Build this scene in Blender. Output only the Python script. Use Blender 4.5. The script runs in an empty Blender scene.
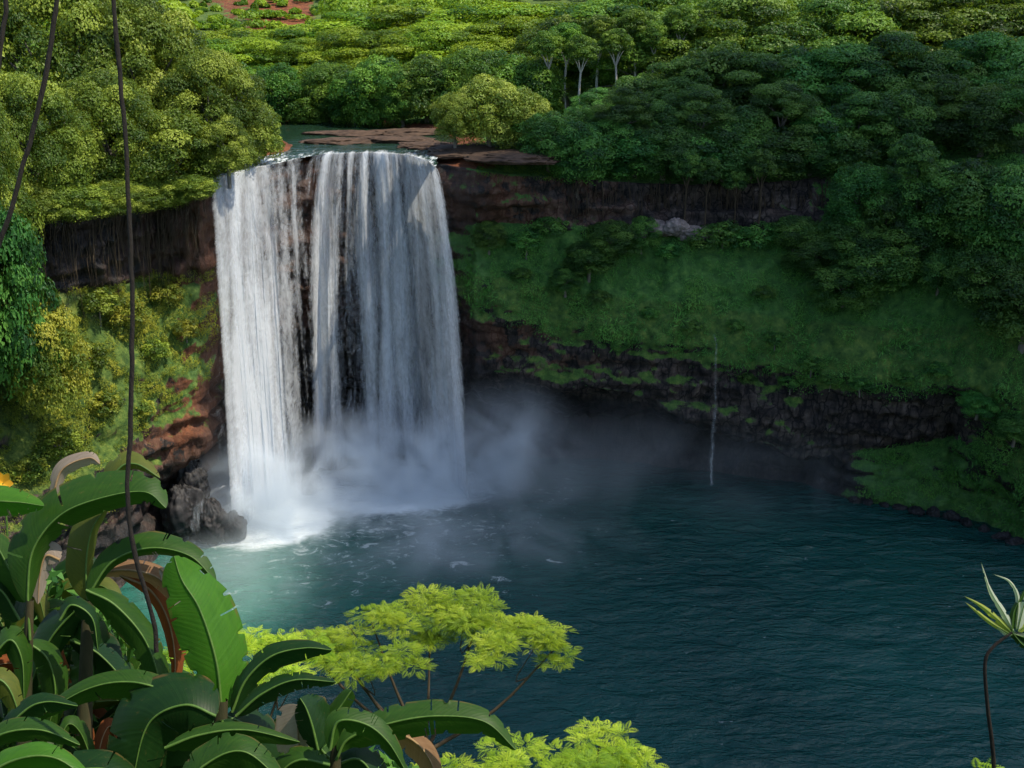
import bpy, math, random
import numpy as np
from mathutils import Vector
random.seed(7); rng = np.random.default_rng(7)
SC = bpy.context.scene
COL = SC.collection
R = math.radians

# ------------------------------------------------------------------ camera model
F = 1098.0; TH = R(20); CT, ST = math.cos(TH), math.sin(TH)
CAMZ = 73.0
def zat(py, Y):                       # height of the pixel row py at distance Y
    b = (384 - py) / F
    dy, dz = CT + b * ST, -ST + b * CT
    return CAMZ + Y * dz / dy
def xat(px, Y, z):                    # X of pixel column at (Y, z)
    return (px - 512) / F * (Y * CT + (CAMZ - z) * ST)
def at(px, py, Y):
    z = zat(py, Y); return Vector((xat(px, Y, z), Y, z))
def near(px, py, d):                  # point at depth d along the optical axis
    a, b = (px - 512) / F * d, (384 - py) / F * d
    return Vector((a, d * CT + b * ST, CAMZ - d * ST + b * CT))
VRIGHT, VUP, VFWD = Vector((1, 0, 0)), Vector((0, ST, CT)), Vector((0, CT, -ST))

# ------------------------------------------------------------------ sun direction (towards the sun)
SUN = Vector((0.50, -0.10, 0.86)).normalized()

# ------------------------------------------------------------------ noise
def _h(ix, iy, iz, s):
    n = (ix * 374761393 + iy * 668265263 + iz * 2147483647 + s * 974634777) & 0xffffffff
    n = ((n ^ (n >> 13)) * 1274126177) & 0xffffffff
    n = ((n ^ (n >> 16)) * 2246822519) & 0xffffffff
    return ((n ^ (n >> 15)) & 0xffffff) / float(0xffffff)
def vnoise(p, s=0):
    p = np.asarray(p, float); i = np.floor(p).astype(np.int64); f = p - i; f = f * f * (3 - 2 * f)
    x, y, z = i[..., 0], i[..., 1], i[..., 2]; fx, fy, fz = f[..., 0], f[..., 1], f[..., 2]
    def c(a, b, d): return _h(x + a, y + b, z + d, s)
    a0 = c(0,0,0)*(1-fx)+c(1,0,0)*fx; a1 = c(0,1,0)*(1-fx)+c(1,1,0)*fx
    b0 = c(0,0,1)*(1-fx)+c(1,0,1)*fx; b1 = c(0,1,1)*(1-fx)+c(1,1,1)*fx
    return ((a0*(1-fy)+a1*fy)*(1-fz) + (b0*(1-fy)+b1*fy)*fz) * 2 - 1
def fbm(p, s=0, o=4):
    p = np.asarray(p, float); r = 0; a = 1; t = 0
    for k in range(o):
        r = r + a * vnoise(p * 2**k + 17.3 * k, s + k); t += a; a *= .5
    return r / t
def sstep(a, b, x):
    t = np.clip((np.asarray(x, float) - a) / (b - a), 0, 1); return t * t * (3 - 2 * t)

# ------------------------------------------------------------------ mesh helpers
def link(name, me, mat=None, parent=None):
    o = bpy.data.objects.new(name, me); COL.objects.link(o)
    if mat: me.materials.append(mat)
    if parent is not None: o.parent = parent
    return o
def npmesh(name, V, Fc, smooth=False, attrs=None, uv=None):
    V = np.ascontiguousarray(V, np.float32).reshape(-1, 3); Fc = np.ascontiguousarray(Fc, np.int32)
    n, k = Fc.shape
    me = bpy.data.meshes.new(name)
    me.vertices.add(len(V)); me.vertices.foreach_set('co', V.ravel())
    me.loops.add(n * k); me.loops.foreach_set('vertex_index', Fc.ravel())
    me.polygons.add(n); me.polygons.foreach_set('loop_start', np.arange(0, n * k, k, dtype=np.int32))
    me.polygons.foreach_set('use_smooth', np.full(n, smooth))
    me.update(calc_edges=True)
    for nm, a in (attrs or {}).items():
        at_ = me.attributes.new(nm, 'FLOAT', 'POINT'); at_.data.foreach_set('value', np.ascontiguousarray(a, np.float32).ravel())
    if uv is not None:
        l = me.uv_layers.new(name='UVMap'); l.data.foreach_set('uv', np.ascontiguousarray(uv, np.float32).reshape(-1, 2)[Fc.ravel()].ravel())
    return me
def gridfaces(nu, nv):
    i = np.arange(nu - 1)[:, None] * nv + np.arange(nv - 1)[None, :]
    return np.stack([i, i + nv, i + nv + 1, i + 1], -1).reshape(-1, 4)
class MB:
    def __init__(s): s.v = []; s.f = []; s.n = 0
    def add(s, V, Fc):
        s.v.append(np.asarray(V, float).reshape(-1, 3)); s.f.append(np.asarray(Fc) + s.n); s.n += len(s.v[-1])
    def tube(s, pts, rad, k=7):
        P = np.array([tuple(p) for p in pts], float); n = len(P)
        rad = np.broadcast_to(np.asarray(rad, float), (n,))
        T = np.gradient(P, axis=0); T /= np.linalg.norm(T, axis=1)[:, None] + 1e-9
        ref = np.array([0.31, 0.95, 0.05]) if abs(T[0, 2]) > .6 else np.array([0, 0, 1.])
        U = np.cross(T, ref); U /= np.linalg.norm(U, axis=1)[:, None] + 1e-9; W = np.cross(T, U)
        a = np.arange(k) * 2 * math.pi / k
        V = P[:, None] + rad[:, None, None] * (np.cos(a)[None, :, None] * U[:, None] + np.sin(a)[None, :, None] * W[:, None])
        i = np.arange(n - 1)[:, None] * k; j = np.arange(k)[None, :]; j2 = (j + 1) % k
        Fc = np.stack([i + j, i + j2, i + k + j2, i + k + j], -1).reshape(-1, 4)
        s.add(V, Fc)
    def mesh(s, name, smooth=True, **k): return npmesh(name, np.concatenate(s.v), np.concatenate(s.f), smooth, **k)
def catmull(pts, n):
    P = np.array([tuple(p) for p in pts], float); m = len(P)
    if m == 2: return P[0] + (P[1] - P[0]) * np.linspace(0, 1, n)[:, None]
    t = np.linspace(0, m - 1, n); i = np.clip(np.floor(t).astype(int), 0, m - 2); f = (t - i)[:, None]
    E = np.vstack([2 * P[0] - P[1], P, 2 * P[-1] - P[-2]]); a, b, c, d = E[i], E[i+1], E[i+2], E[i+3]
    return .5 * (2*b + (c-a)*f + (2*a-5*b+4*c-d)*f*f + (3*b-a-3*c+d)*f**3)
def leafcards(C, N, size, asp=.55, jit=.6, up=None):
    """rhombus leaves at centres C with normals N; returns verts, faces"""
    n = len(C); N = N + rng.normal(0, jit, (n, 3)); N /= np.linalg.norm(N, axis=1)[:, None] + 1e-9
    A = rng.normal(0, 1, (n, 3))
    if up is not None: A = A * .5 + np.array(up)
    A -= (A * N).sum(1)[:, None] * N; A /= np.linalg.norm(A, axis=1)[:, None] + 1e-9
    B = np.cross(N, A); s = (np.asarray(size) * rng.uniform(.7, 1.3, n))[:, None]
    V = np.stack([C - A*s*.5, C + B*s*asp*.5 + N*s*.08, C + A*s*.5, C - B*s*asp*.5 + N*s*.08], 1)
    return V.reshape(-1, 3), np.arange(4 * n).reshape(-1, 4)

def tag(o, label=None, cat=None, group=None, kind=None):
    if label: o['label'] = label
    if cat: o['category'] = cat
    if group: o['group'] = group
    if kind: o['kind'] = kind
    return o
def empty(name, loc=(0, 0, 0), rz=0, sc=1):
    o = bpy.data.objects.new(name, None); COL.objects.link(o); o.location = loc; o.rotation_euler = (0, 0, rz)
    o.scale = (sc, sc, sc) if np.isscalar(sc) else sc; o.empty_display_size = .3
    return o

# ------------------------------------------------------------------ materials
def newmat(name):
    m = bpy.data.materials.new(name); m.use_nodes = True; nt = m.node_tree; nt.nodes.clear()
    return m, nt, nt.nodes.new('ShaderNodeOutputMaterial')
def N(nt, t, **k):
    n = nt.nodes.new(t)
    for a, v in k.items():
        if a.startswith('i_'): n.inputs[a[2:].replace('_', ' ')].default_value = v
        elif a.startswith('n_'): n.inputs[int(a[2:])].default_value = v
        else: setattr(n, a, v)
    return n
def ramp(nt, stops, fac):
    r = nt.nodes.new('ShaderNodeValToRGB'); e = r.color_ramp.elements
    while len(e) < len(stops): e.new(.5)
    for i, (p, c) in enumerate(stops):
        e[i].position = p; e[i].color = (*c, 1) if len(c) == 3 else c
    nt.links.new(fac, r.inputs[0]); return r
def math_(nt, op, a, b=None, clamp=False):
    n = nt.nodes.new('ShaderNodeMath'); n.operation = op; n.use_clamp = clamp
    for i, x in enumerate((a, b)):
        if x is None: continue
        if hasattr(x, 'is_output'): nt.links.new(x, n.inputs[i])
        else: n.inputs[i].default_value = x
    return n.outputs[0]
def mixc(nt, f, a, b, mode='MIX'):
    n = nt.nodes.new('ShaderNodeMix'); n.data_type = 'RGBA'; n.blend_type = mode
    for i, x in ((0, f), (6, a), (7, b)):
        if hasattr(x, 'is_output'): nt.links.new(x, n.inputs[i])
        elif i == 0: n.inputs[0].default_value = x
        else: n.inputs[i].default_value = (*x, 1)
    return n.outputs[2]
def noise(nt, vec, scale, detail=4, rough=.5, dist=0):
    n = nt.nodes.new('ShaderNodeTexNoise'); n.inputs['Scale'].default_value = scale; n.inputs['Detail'].default_value = detail
    n.inputs['Roughness'].default_value = rough; n.inputs['Distortion'].default_value = dist
    if vec is not None: nt.links.new(vec, n.inputs['Vector'])
    return n.outputs['Fac']
def mapping(nt, vec, scale, loc=(0, 0, 0), rot=(0, 0, 0)):
    n = nt.nodes.new('ShaderNodeMapping'); n.inputs['Scale'].default_value = scale; n.inputs['Location'].default_value = loc; n.inputs['Rotation'].default_value = rot
    nt.links.new(vec, n.inputs['Vector']); return n.outputs[0]

def leafmat(name, dark, mid, light, trans=.3, rough=.5, hue=.04, nscale=.35, use_tint=True):
    m, nt, out = newmat(name); L = nt.links.new
    tc = nt.nodes.new('ShaderNodeTexCoord'); oi = nt.nodes.new('ShaderNodeObjectInfo')
    nz = noise(nt, tc.outputs['Object'], nscale, 3)
    f = nz
    if use_tint:
        a = N(nt, 'ShaderNodeAttribute', attribute_name='tint')
        f = math_(nt, 'ADD', math_(nt, 'MULTIPLY', nz, .5), math_(nt, 'MULTIPLY', a.outputs['Fac'], .5))
    r = ramp(nt, [(.25, dark), (.5, mid), (.78, light)], f)
    hs = nt.nodes.new('ShaderNodeHueSaturation')
    L(r.outputs[0], hs.inputs['Color'])
    L(math_(nt, 'ADD', math_(nt, 'MULTIPLY', oi.outputs['Random'], hue), .5 - hue / 2), hs.inputs['Hue'])
    L(math_(nt, 'ADD', math_(nt, 'MULTIPLY', oi.outputs['Random'], .5), .75), hs.inputs['Value'])
    p = N(nt, 'ShaderNodeBsdfPrincipled', i_Roughness=rough); p.inputs['Specular IOR Level'].default_value = .3
    L(hs.outputs[0], p.inputs['Base Color'])
    t = nt.nodes.new('ShaderNodeBsdfTranslucent')
    L(mixc(nt, .6, hs.outputs[0], (light[0]*1.3, light[1]*1.2, light[2]*.5)), t.inputs['Color'])
    mx = nt.nodes.new('ShaderNodeMixShader'); mx.inputs[0].default_value = trans
    L(p.outputs[0], mx.inputs[1]); L(t.outputs[0], mx.inputs[2]); L(mx.outputs[0], out.inputs['Surface'])
    return m
def simple(name, c, rough=.8, bump=0, c2=None, scale=6, stretch=(1, 1, 1), spec=.3):
    m, nt, out = newmat(name); L = nt.links.new
    tc = nt.nodes.new('ShaderNodeTexCoord'); v = mapping(nt, tc.outputs['Object'], stretch)
    p = N(nt, 'ShaderNodeBsdfPrincipled', i_Roughness=rough); p.inputs['Specular IOR Level'].default_value = spec
    nz = noise(nt, v, scale, 6, .65)
    r = ramp(nt, [(.3, c), (.7, c2 or tuple(x * 1.6 for x in c))], nz); L(r.outputs[0], p.inputs['Base Color'])
    if bump:
        b = N(nt, 'ShaderNodeBump', i_Strength=bump, i_Distance=.05); L(nz, b.inputs['Height']); L(b.outputs[0], p.inputs['Normal'])
    L(p.outputs[0], out.inputs['Surface']); return m

M = {}
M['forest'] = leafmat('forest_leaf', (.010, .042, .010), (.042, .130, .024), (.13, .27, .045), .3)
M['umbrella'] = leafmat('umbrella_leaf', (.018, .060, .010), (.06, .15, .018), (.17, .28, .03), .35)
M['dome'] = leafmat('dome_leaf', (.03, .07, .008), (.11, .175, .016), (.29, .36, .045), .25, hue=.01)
M['bright'] = leafmat('bright_leaf', (.03, .09, .006), (.12, .23, .010), (.28, .39, .02), .3, hue=.015)
M['olive'] = leafmat('olive_leaf', (.05, .10, .012), (.15, .22, .025), (.30, .36, .06), .3, hue=.005)
M['lime'] = leafmat('lime_leaf', (.08, .17, .008), (.21, .34, .014), (.42, .52, .04), .4, hue=.01, nscale=.6)
M['cover'] = leafmat('ground_cover', (.022, .08, .016), (.060, .18, .032), (.13, .27, .045), .25, nscale=.12)
M['yellowgrass'] = leafmat('yellow_grass', (.03, .08, .012), (.15, .21, .025), (.38, .37, .045), .3, nscale=.2, hue=.015)
M['bark'] = simple('bark', (.10, .09, .075), .9, .4, (.22, .20, .17), 3, (1, 1, .3))
M['palebark'] = simple('pale_bark', (.12, .11, .09), .9, .3, (.28, .26, .22), 3, (1, 1, .3))
M['palebark2'] = simple('whitish_bark', (.30, .28, .25), .9, .3, (.5, .48, .44), 3, (1, 1, .3))
M['boulder'] = simple('wet_basalt', (.006, .006, .007), .62, 1, (.035, .033, .034), 2.2, spec=.3)
M['paleboulder'] = simple('pale_basalt', (.07, .06, .055), .9, .8, (.26, .22, .21), 1.5)
M['slab'] = simple('brown_slab', (.022, .014, .010), .85, .8, (.10, .062, .04), .9)
M['rootbrown'] = simple('root_brown', (.02, .016, .01), .95, .3, (.09, .065, .04), 1.2, (1, 1, .2))
M['liana'] = simple('liana_bark', (.006, .005, .004), .9, .5, (.016, .012, .009), 40, (1, 1, .2))

# terrain -----------------------------------------------------------------
def terrain_mat():
    m, nt, out = newmat('terrain'); L = nt.links.new
    g = nt.nodes.new('ShaderNodeNewGeometry'); pos = g.outputs['Position']
    A = lambda n: N(nt, 'ShaderNodeAttribute', attribute_name=n).outputs['Fac']
    n1 = noise(nt, pos, .35, 10, .65, .4); n2 = noise(nt, mapping(nt, pos, (1.1, 1.1, .14)), 1, 8, .7)
    n3 = noise(nt, mapping(nt, pos, (.15, .15, 1.1)), 1, 6, .6)
    f = math_(nt, 'ADD', math_(nt, 'MULTIPLY', n1, .4), math_(nt, 'ADD', math_(nt, 'MULTIPLY', n2, .35), math_(nt, 'MULTIPLY', n3, .25)))
    rock = ramp(nt, [(.38, (.006, .006, .007)), (.46, (.028, .023, .021)), (.54, (.075, .058, .05)), (.66, (.20, .165, .15))], f).outputs[0]
    vo = nt.nodes.new('ShaderNodeTexVoronoi'); vo.feature = 'DISTANCE_TO_EDGE'; vo.inputs['Scale'].default_value = 1
    wp = nt.nodes.new('ShaderNodeVectorMath'); wp.operation = 'ADD'; L(mapping(nt, pos, (.75, .75, .28)), wp.inputs[0])
    nn_ = nt.nodes.new('ShaderNodeTexNoise'); nn_.inputs['Scale'].default_value = .6; nn_.inputs['Detail'].default_value = 4; L(pos, nn_.inputs['Vector']); L(nn_.outputs['Color'], wp.inputs[1]); L(wp.outputs[0], vo.inputs['Vector'])
    crack = ramp(nt, [(.0, (0, 0, 0)), (.10, (1, 1, 1))], vo.outputs['Distance']).outputs[0]
    rock = mixc(nt, crack, (.006, .006, .007), rock)
    redf = math_(nt, 'MULTIPLY', A('red'), math_(nt, 'GREATER_THAN', math_(nt, 'ADD', n1, math_(nt, 'MULTIPLY', A('red'), .3)), .55))
    rock = mixc(nt, redf, rock, ramp(nt, [(.38, (.04, .014, .007)), (.58, (.24, .08, .03))], f).outputs[0])
    gr = noise(nt, pos, .9, 8, .7)
    grass = ramp(nt, [(.3, (.018, .06, .014)), (.5, (.045, .135, .028)), (.7, (.09, .20, .04))], gr).outputs[0]
    yl = ramp(nt, [(.35, (.02, .045, .010)), (.55, (.09, .12, .02)), (.75, (.26, .24, .05))], gr).outputs[0]
    grass = mixc(nt, A('yel'), grass, yl)
    vf = math_(nt, 'ADD', A('veg'), math_(nt, 'MULTIPLY', math_(nt, 'SUBTRACT', n1, .5), 2.2))
    nzz = nt.nodes.new('ShaderNodeSeparateXYZ'); L(g.outputs['Normal'], nzz.inputs[0])
    moss = math_(nt, 'MULTIPLY', math_(nt, 'SUBTRACT', nzz.outputs[2], .25), math_(nt, 'MULTIPLY', A('veg'), 2.0, True))
    vf = math_(nt, 'ADD', vf, math_(nt, 'MULTIPLY', moss, .8))
    rock = mixc(nt, math_(nt, 'MULTIPLY', A('wet'), .6), rock, (.012, .013, .015))  # darkens wet rock; also carries the painted shade of the left overhang
    vf = ramp(nt, [(.42, (0, 0, 0)), (.58, (1, 1, 1))], vf).outputs[0]
    col = mixc(nt, vf, rock, grass)
    p = nt.nodes.new('ShaderNodeBsdfPrincipled'); L(col, p.inputs['Base Color'])
    L(math_(nt, 'SUBTRACT', .95, math_(nt, 'MULTIPLY', A('wet'), .5)), p.inputs['Roughness'])
    p.inputs['Specular IOR Level'].default_value = .3
    b = N(nt, 'ShaderNodeBump', i_Strength=1.0, i_Distance=.9); L(math_(nt, 'ADD', f, math_(nt, 'MULTIPLY', gr, .25)), b.inputs['Height']); L(b.outputs[0], p.inputs['Normal'])
    L(p.outputs[0], out.inputs['Surface']); return m
M['terrain'] = terrain_mat()

# columns: px, then rows (Y, 'p', py) or (Y, 'z', z):
# shore, cave back, overhang lip, rock top, slope top, cliff top ; veg of lip..rocktop, slope, cliff, red, yel
p = lambda Y, y: (Y, zat(y, Y)); z = lambda Y, zz: (Y, zz)
COLS = [
 # px      shore         cave           lip            rocktop         slopetop       clifftop     veg(rock,slope,cliff) red  yel
 (-420, [z(72, 0),   z(72.5, 5),  z(74, 12),   z(78, 22),    z(84, 38),   z(88, 49)],   (.8, .9, .7), 0, .6),
 (-120, [z(90, 0),   z(91, 5),    z(93, 12),   z(98, 24),    z(106, 38),  z(110, 49)],  (.7, .8, .6), 0, .8),
 (0,    [z(108, 0),  z(110, 5),   z(112, 12),  p(115, 470),  p(127, 300), p(126, 218)], (.45, .85, .5), .1, .85),
 (60,   [z(116, 0),  z(118, 5),   z(118, 11),  p(121, 470),  p(131, 292), p(130, 212)], (.35, .85, .1), .1, .8),
 (110,  [z(122, 0),  z(125, 5),   z(124, 11),  p(127, 440),  p(137, 285), p(135, 206)], (.35, .85, .0), .2, .7),
 (160,  [z(133, 0),  z(138, 5),   z(134, 13),  p(135, 410),  p(143.5, 275), p(141, 200)], (.2, .8, .0), .4, .65),
 (200,  [z(137.5, 0),z(143, 5),   z(138.5, 15), p(139.5, 385), p(144, 275), p(141, 190)],   (.2, .6, .0), .9, .5),
 (225,  [z(149, 0),  z(152, 6),   z(149.5, 20), z(149, 28),   z(148, 38),   z(147, 48.6)],   (.1, .3, .0), .7, .2),
 (260,  [z(156, 0),  z(159, 8),   z(157, 20),  z(156, 28),   z(155, 38),   z(154.2, 48.6)],   (0, .0, .0), .4, 0),
 (300,  [z(166, 0),  z(169, 8),   z(167, 20),  z(165.5, 28), z(164, 36),  z(163, 48.6)],   (0, .0, .0), .3, 0),
 (320,  [z(166, 0),  z(168, 8),   z(166.5, 20),z(165, 28),   z(165.5, 36),z(166.5, 48.6)],   (0, .0, .0), 1, 0),
 (345,  [z(170, 0),  z(172, 8),   z(170, 20),  z(169, 28),   z(168, 36),  z(167, 48.6)],   (0, .0, .0), .3, 0),
 (400,  [z(170, 0),  z(172, 8),   z(171, 20),  z(170, 28), z(169.5, 37),z(168.5, 48.6)],   (0, .0, .0), .3, 0),
 (430,  [z(171, 0),  z(173, 8),   z(168, 19),  z(167, 28), z(165.5, 37),z(163.5, 48.6)],   (0, .2, .0), .4, 0),
 (475,  [p(166, 458),z(169, 8),   p(157.5, 372), p(158, 300), p(160, 232), p(157.5, 168)], (.2, .95, .4), .4, .1),
 (500,  [p(166, 458),z(169, 8),   p(156.5, 374), p(157.5, 302), p(161.5, 232), p(160, 172)], (.3, 1, .3), .35, .1),
 (560,  [p(165, 460),z(167, 8),   p(155, 384), p(156.5, 326), p(162.5, 230), p(163, 176)], (.4, 1, .2), .2, .1),
 (640,  [p(163, 464),z(164, 8),   p(154, 396), p(155, 338),  p(163, 234), p(165.5, 182)], (.35, 1, .0), .1, .1),
 (720,  [p(160, 470),z(161, 7),   p(153, 430), p(153.5, 348),p(163, 238), p(167, 184)], (.3, 1, .0), 0, .1),
 (800,  [p(156, 482),z(157, 6),   p(151, 458), p(150, 372),  p(162, 234), p(168, 178)], (.3, 1, .1), 0, .15),
 (850,  [p(150, 497),z(150.5, 4), p(150.5, 452), p(146.5, 378),p(160, 232), p(169, 172)], (.1, 1, .6), 0, .1),
 (900,  [z(147.2, 0),z(148.6, 4), p(149.6, 447), p(144.5, 385),p(157, 230), p(169, 166)], (.0, 1, .9), 0, .1),
 (950,  [z(145.8, 0),z(147, 4),   p(148, 436), p(142.5, 382),p(154, 228), p(168, 160)], (.0, 1, 1), 0, .1),
 (985,  [p(142, 525),z(144, 4),   p(141, 440), p(140, 385),  p(152, 226), p(167, 156)], (.8, 1, 1), 0, .1),
 (1024, [p(136, 545),z(138, 4),   p(137, 480), p(137, 395),  p(149, 224), p(165, 152)], (1, 1, 1), 0, .05),
 (1150, [p(122, 600),z(123, 4),   p(124, 560), p(127, 440),  p(139, 250), p(155, 160)], (1, 1, 1), 0, 0),
 (1500, [z(100, 0),  z(101, 4),   z(104, 10),  z(108, 18),   z(120, 36),  z(138, 50)],   (1, 1, 1), 0, 0),
]
RIV = [(-25, 138), (-24, 150), (-21.5, 160), (-20.5, 168), (-22, 180), (-30, 192), (-50, 204), (-80, 212), (-130, 218)]   # river centre line
RIVW = [18, 17, 13.5, 12, 12, 12, 11, 10, 10]
LIPP = np.array([[200, 188], [207, 184], [218, 178], [240, 171], [270, 165], [300, 158], [330, 153.5], [370, 152.5], [405, 154.5], [428, 161], [440, 172], [446, 180]])
LZ = 49.35
LIPY = (CAMZ - LZ) / np.tan(TH - np.arctan((384 - LIPP[:, 1]) / F))
def river_dist(X, Y):
    P = np.array(RIV, float); best = np.full(X.shape, 1e9)
    for i in range(len(P) - 1):
        a, b = P[i], P[i + 1]; d = b - a; t = np.clip(((X - a[0]) * d[0] + (Y - a[1]) * d[1]) / (d @ d), 0, 1)
        w = RIVW[i] + (RIVW[i + 1] - RIVW[i]) * t
        best = np.minimum(best, np.hypot(X - a[0] - t * d[0], Y - a[1] - t * d[1]) - w)
    return best
def plateau(X, Y):
    h = 49.6 + .9 * fbm(np.stack([X / 18, Y / 18, X * 0], -1), 3, 4)
    h = h + np.clip(X - 10, 0, 300) * .03 * sstep(160, 230, Y) + sstep(170, 260, Y) * 4 * sstep(20, 60, X)
    h = h + sstep(330, 900, Y) * 75 + sstep(380, 900, Y) * 10 * fbm(np.stack([X / 160, Y / 160, X * 0], -1), 9, 3)
    h = h + 1.2 * (1 - sstep(0, 30, np.abs(Y - 150))) * sstep(-8, 6, X)
    d = river_dist(X, Y)
    return h * sstep(-1.5, 3, d) + (48.2) * (1 - sstep(-1.5, 3, d))
def build_terrain():
    cpx = np.array([c[0] for c in COLS], float)
    nrow = [4, 8, 18, 40, 44, 34]           # samples per row segment, starting from underwater row
    pxs = np.concatenate([np.linspace(-420, -40, 60, endpoint=False), np.linspace(-40, 1060, 420, endpoint=False), np.linspace(1060, 1500, 50)])
    ctrl = np.array([[list(r) for r in c[1]] for c in COLS])       # (ncol, 6, 2)
    cattr = np.array([list(c[2]) + [c[3], c[4]] for c in COLS])
    Ci = np.stack([[np.interp(pxs, cpx, ctrl[:, r, k]) for k in (0, 1)] for r in range(6)])   # 6,2,n
    Ci = np.transpose(Ci, (2, 0, 1)); At = np.stack([np.interp(pxs, cpx, cattr[:, k]) for k in range(5)], -1)
    n = len(pxs)
    first = Ci[:, 0].copy(); first[:, 0] -= 2; first[:, 1] = -6
    rows = [first] + [Ci[:, r] for r in range(6)]
    veg_r = [At[:, 0] * 0, At[:, 0] * 0, At[:, 0] * .2, At[:, 0], At[:, 1], At[:, 1], At[:, 2]]
    vegtop = np.ones(n)
    YZ = []; VG = []; lev = []
    for k in range(6):
        m = nrow[k]
        for j in range(m):
            t = j / m; YZ.append(rows[k] * (1 - t) + rows[k + 1] * t)
            if k == 3: vg = veg_r[3] + (veg_r[4] - veg_r[3]) * sstep(.6, 1, t)
            elif k == 4: vg = veg_r[4]
            elif k == 5: vg = veg_r[6] + (veg_r[5] - veg_r[6]) * (1 - sstep(0, .12, t))
            else: vg = veg_r[k] * (1 - t) + veg_r[k + 1] * t
            if k < 3: vg = np.maximum(vg, np.interp(pxs, [835, 880], [0, 1]) * (1 if k > 0 else 0))
            VG.append(vg); lev.append(k + t)
    Yc = rows[6][:, 0]
    off = [0, 1, 2, 3, 4.5, 6, 8, 10.5, 13, 16, 20, 25, 31, 38, 46, 56, 68, 82, 100, 125, 155, 190, 240, 300, 380, 480, 620, 800, 1050, 1400, 1900]
    P = np.zeros((len(lev), n, 3))
    for i, (yz, l) in enumerate(zip(YZ, lev)):
        P[i, :, 1] = yz[:, 0]; P[i, :, 2] = yz[:, 1]
        P[i, :, 0] = (pxs - 512) / F * (yz[:, 0] * CT + (CAMZ - yz[:, 1]) * ST)
    # displacement of the cliff rows
    G = P
    du = np.gradient(G, axis=1); dv = np.gradient(G, axis=0); Nn = np.cross(du, dv); Nn /= np.linalg.norm(Nn, axis=2)[..., None] + 1e-9
    Nn *= np.where(Nn[..., 1:2] > 0, -1, 1)
    L = np.array(lev)[:, None]
    strata = vnoise(np.stack([G[..., 0] / 14, G[..., 1] / 40, G[..., 2] / 1.3], -1), 5)
    cols_ = vnoise(np.stack([G[..., 0] / 1.6, G[..., 1] / 1.6, G[..., 2] / 9], -1), 6)
    big = fbm(G / 6.5, 1, 5); fine = fbm(G / 1.6, 2, 3)
    rocky = 1 - np.array(VG)
    lump = np.abs(vnoise(G / 2.6, 41)) + .5 * np.abs(vnoise(G / 1.1, 42))
    amp = (big * 1.7 + fine * .4) + (1 - rocky) * lump * 1.0 + rocky * (strata * 1.3 + cols_ * .7 * (L > 4.6) + fine * 1.1)
    amp *= sstep(.5, 1.5, L)
    edge = 1 - sstep(5.6, 6, L)
    amp = amp * (.25 + .75 * edge)
    G = G + Nn * amp[..., None]
    G[..., 2] = np.where(L > 1, np.maximum(G[..., 2], 0.2), G[..., 2])
    rows_out = [G]
    last = G[-1]
    lastY = last[:, 1]; lastz = last[:, 2]
    topr = []
    for o_ in off:
        Y = np.maximum(lastY, Yc) + .8 + o_
        zz = np.full(n, 50.0)
        for _ in range(3):
            X = (pxs - 512) / F * (Y * CT + (CAMZ - zz) * ST); zz = plateau(X, Y)
        w = float(sstep(0, 6, o_)); d = river_dist(X, Y)
        zz = np.where(d > 0, zz * w + lastz * (1 - w), np.minimum(zz, lastz * (1 - w) + zz * w))
        topr.append(np.stack([X, Y, zz], -1))
    G = np.concatenate([G, np.array(topr)], 0)
    nr = len(lev) + len(off)
    veg = np.concatenate([np.array(VG), np.tile(vegtop, (len(off), 1))], 0)
    lv = np.concatenate([np.array(lev), np.full(len(off), 6.5)])[:, None] + np.zeros((1, n))
    d = river_dist(G[..., 0], G[..., 1]); top = lv >= 6
    veg = np.where(top, sstep(3, 8, d + 3*fbm(G/5, 4, 3)), veg)
    red = np.tile(At[:, 3], (nr, 1)) * np.clip(sstep(2.9, 3.4, lv) + (pxs < 215)[None, :] * .5, 0, 1); red = np.where(top, (1 - sstep(6, 12, d)) * .9, red)
    X, Y = G[..., 0], G[..., 1]
    pxg = 512 + X * F / (Y * CT + 20 * ST); dirt = sstep(-.4, -.05, fbm(np.stack([X / 40, Y / 60, X * 0], -1), 21, 4)) * sstep(330, 370, Y) * sstep(170, 215, pxg) * (1 - sstep(300, 350, pxg))
    veg = np.where(top, veg * (1 - dirt), veg); red = np.maximum(red, dirt * 1.0 * (top))
    yel = np.tile(At[:, 4], (nr, 1)); yel = np.where(top, .2 + .5 * sstep(300, 380, Y), yel)
    yel = np.where((lv > 3) & (lv < 4.35) & (pxs > 455)[None, :], .45, yel * np.ones_like(veg))
    wet = (1 - sstep(0, 30, np.abs(pxs - 340)[None, :] - 130)) * (lv < 6) + (lv < 2.6)  # wet rock around the fall; the undercut foot is darkened along with it
    wet = wet + ((pxs < 214)[None, :] & (lv > 4.95) & (lv < 6)) * 1.0  # not damp: shade under the left overhang painted into the rock colour
    yel = yel * np.ones_like(veg)
    V = np.transpose(G, (1, 0, 2))
    T = lambda a: np.transpose(a, (1, 0))
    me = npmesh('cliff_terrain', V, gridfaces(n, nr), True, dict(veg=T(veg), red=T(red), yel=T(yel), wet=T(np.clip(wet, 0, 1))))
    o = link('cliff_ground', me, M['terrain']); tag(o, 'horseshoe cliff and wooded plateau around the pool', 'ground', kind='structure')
    return G, veg, lv, yel, pxs
G, VEG, LV, YEL, PXS = build_terrain()
def ground(X, Y):                            # height of the terrain sheet's upper side near X, Y
    d = (G[..., 0] - X) ** 2 + (G[..., 1] - Y) ** 2
    i = int(np.argmin(d)); return float(G.reshape(-1, 3)[i, 2])
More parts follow.
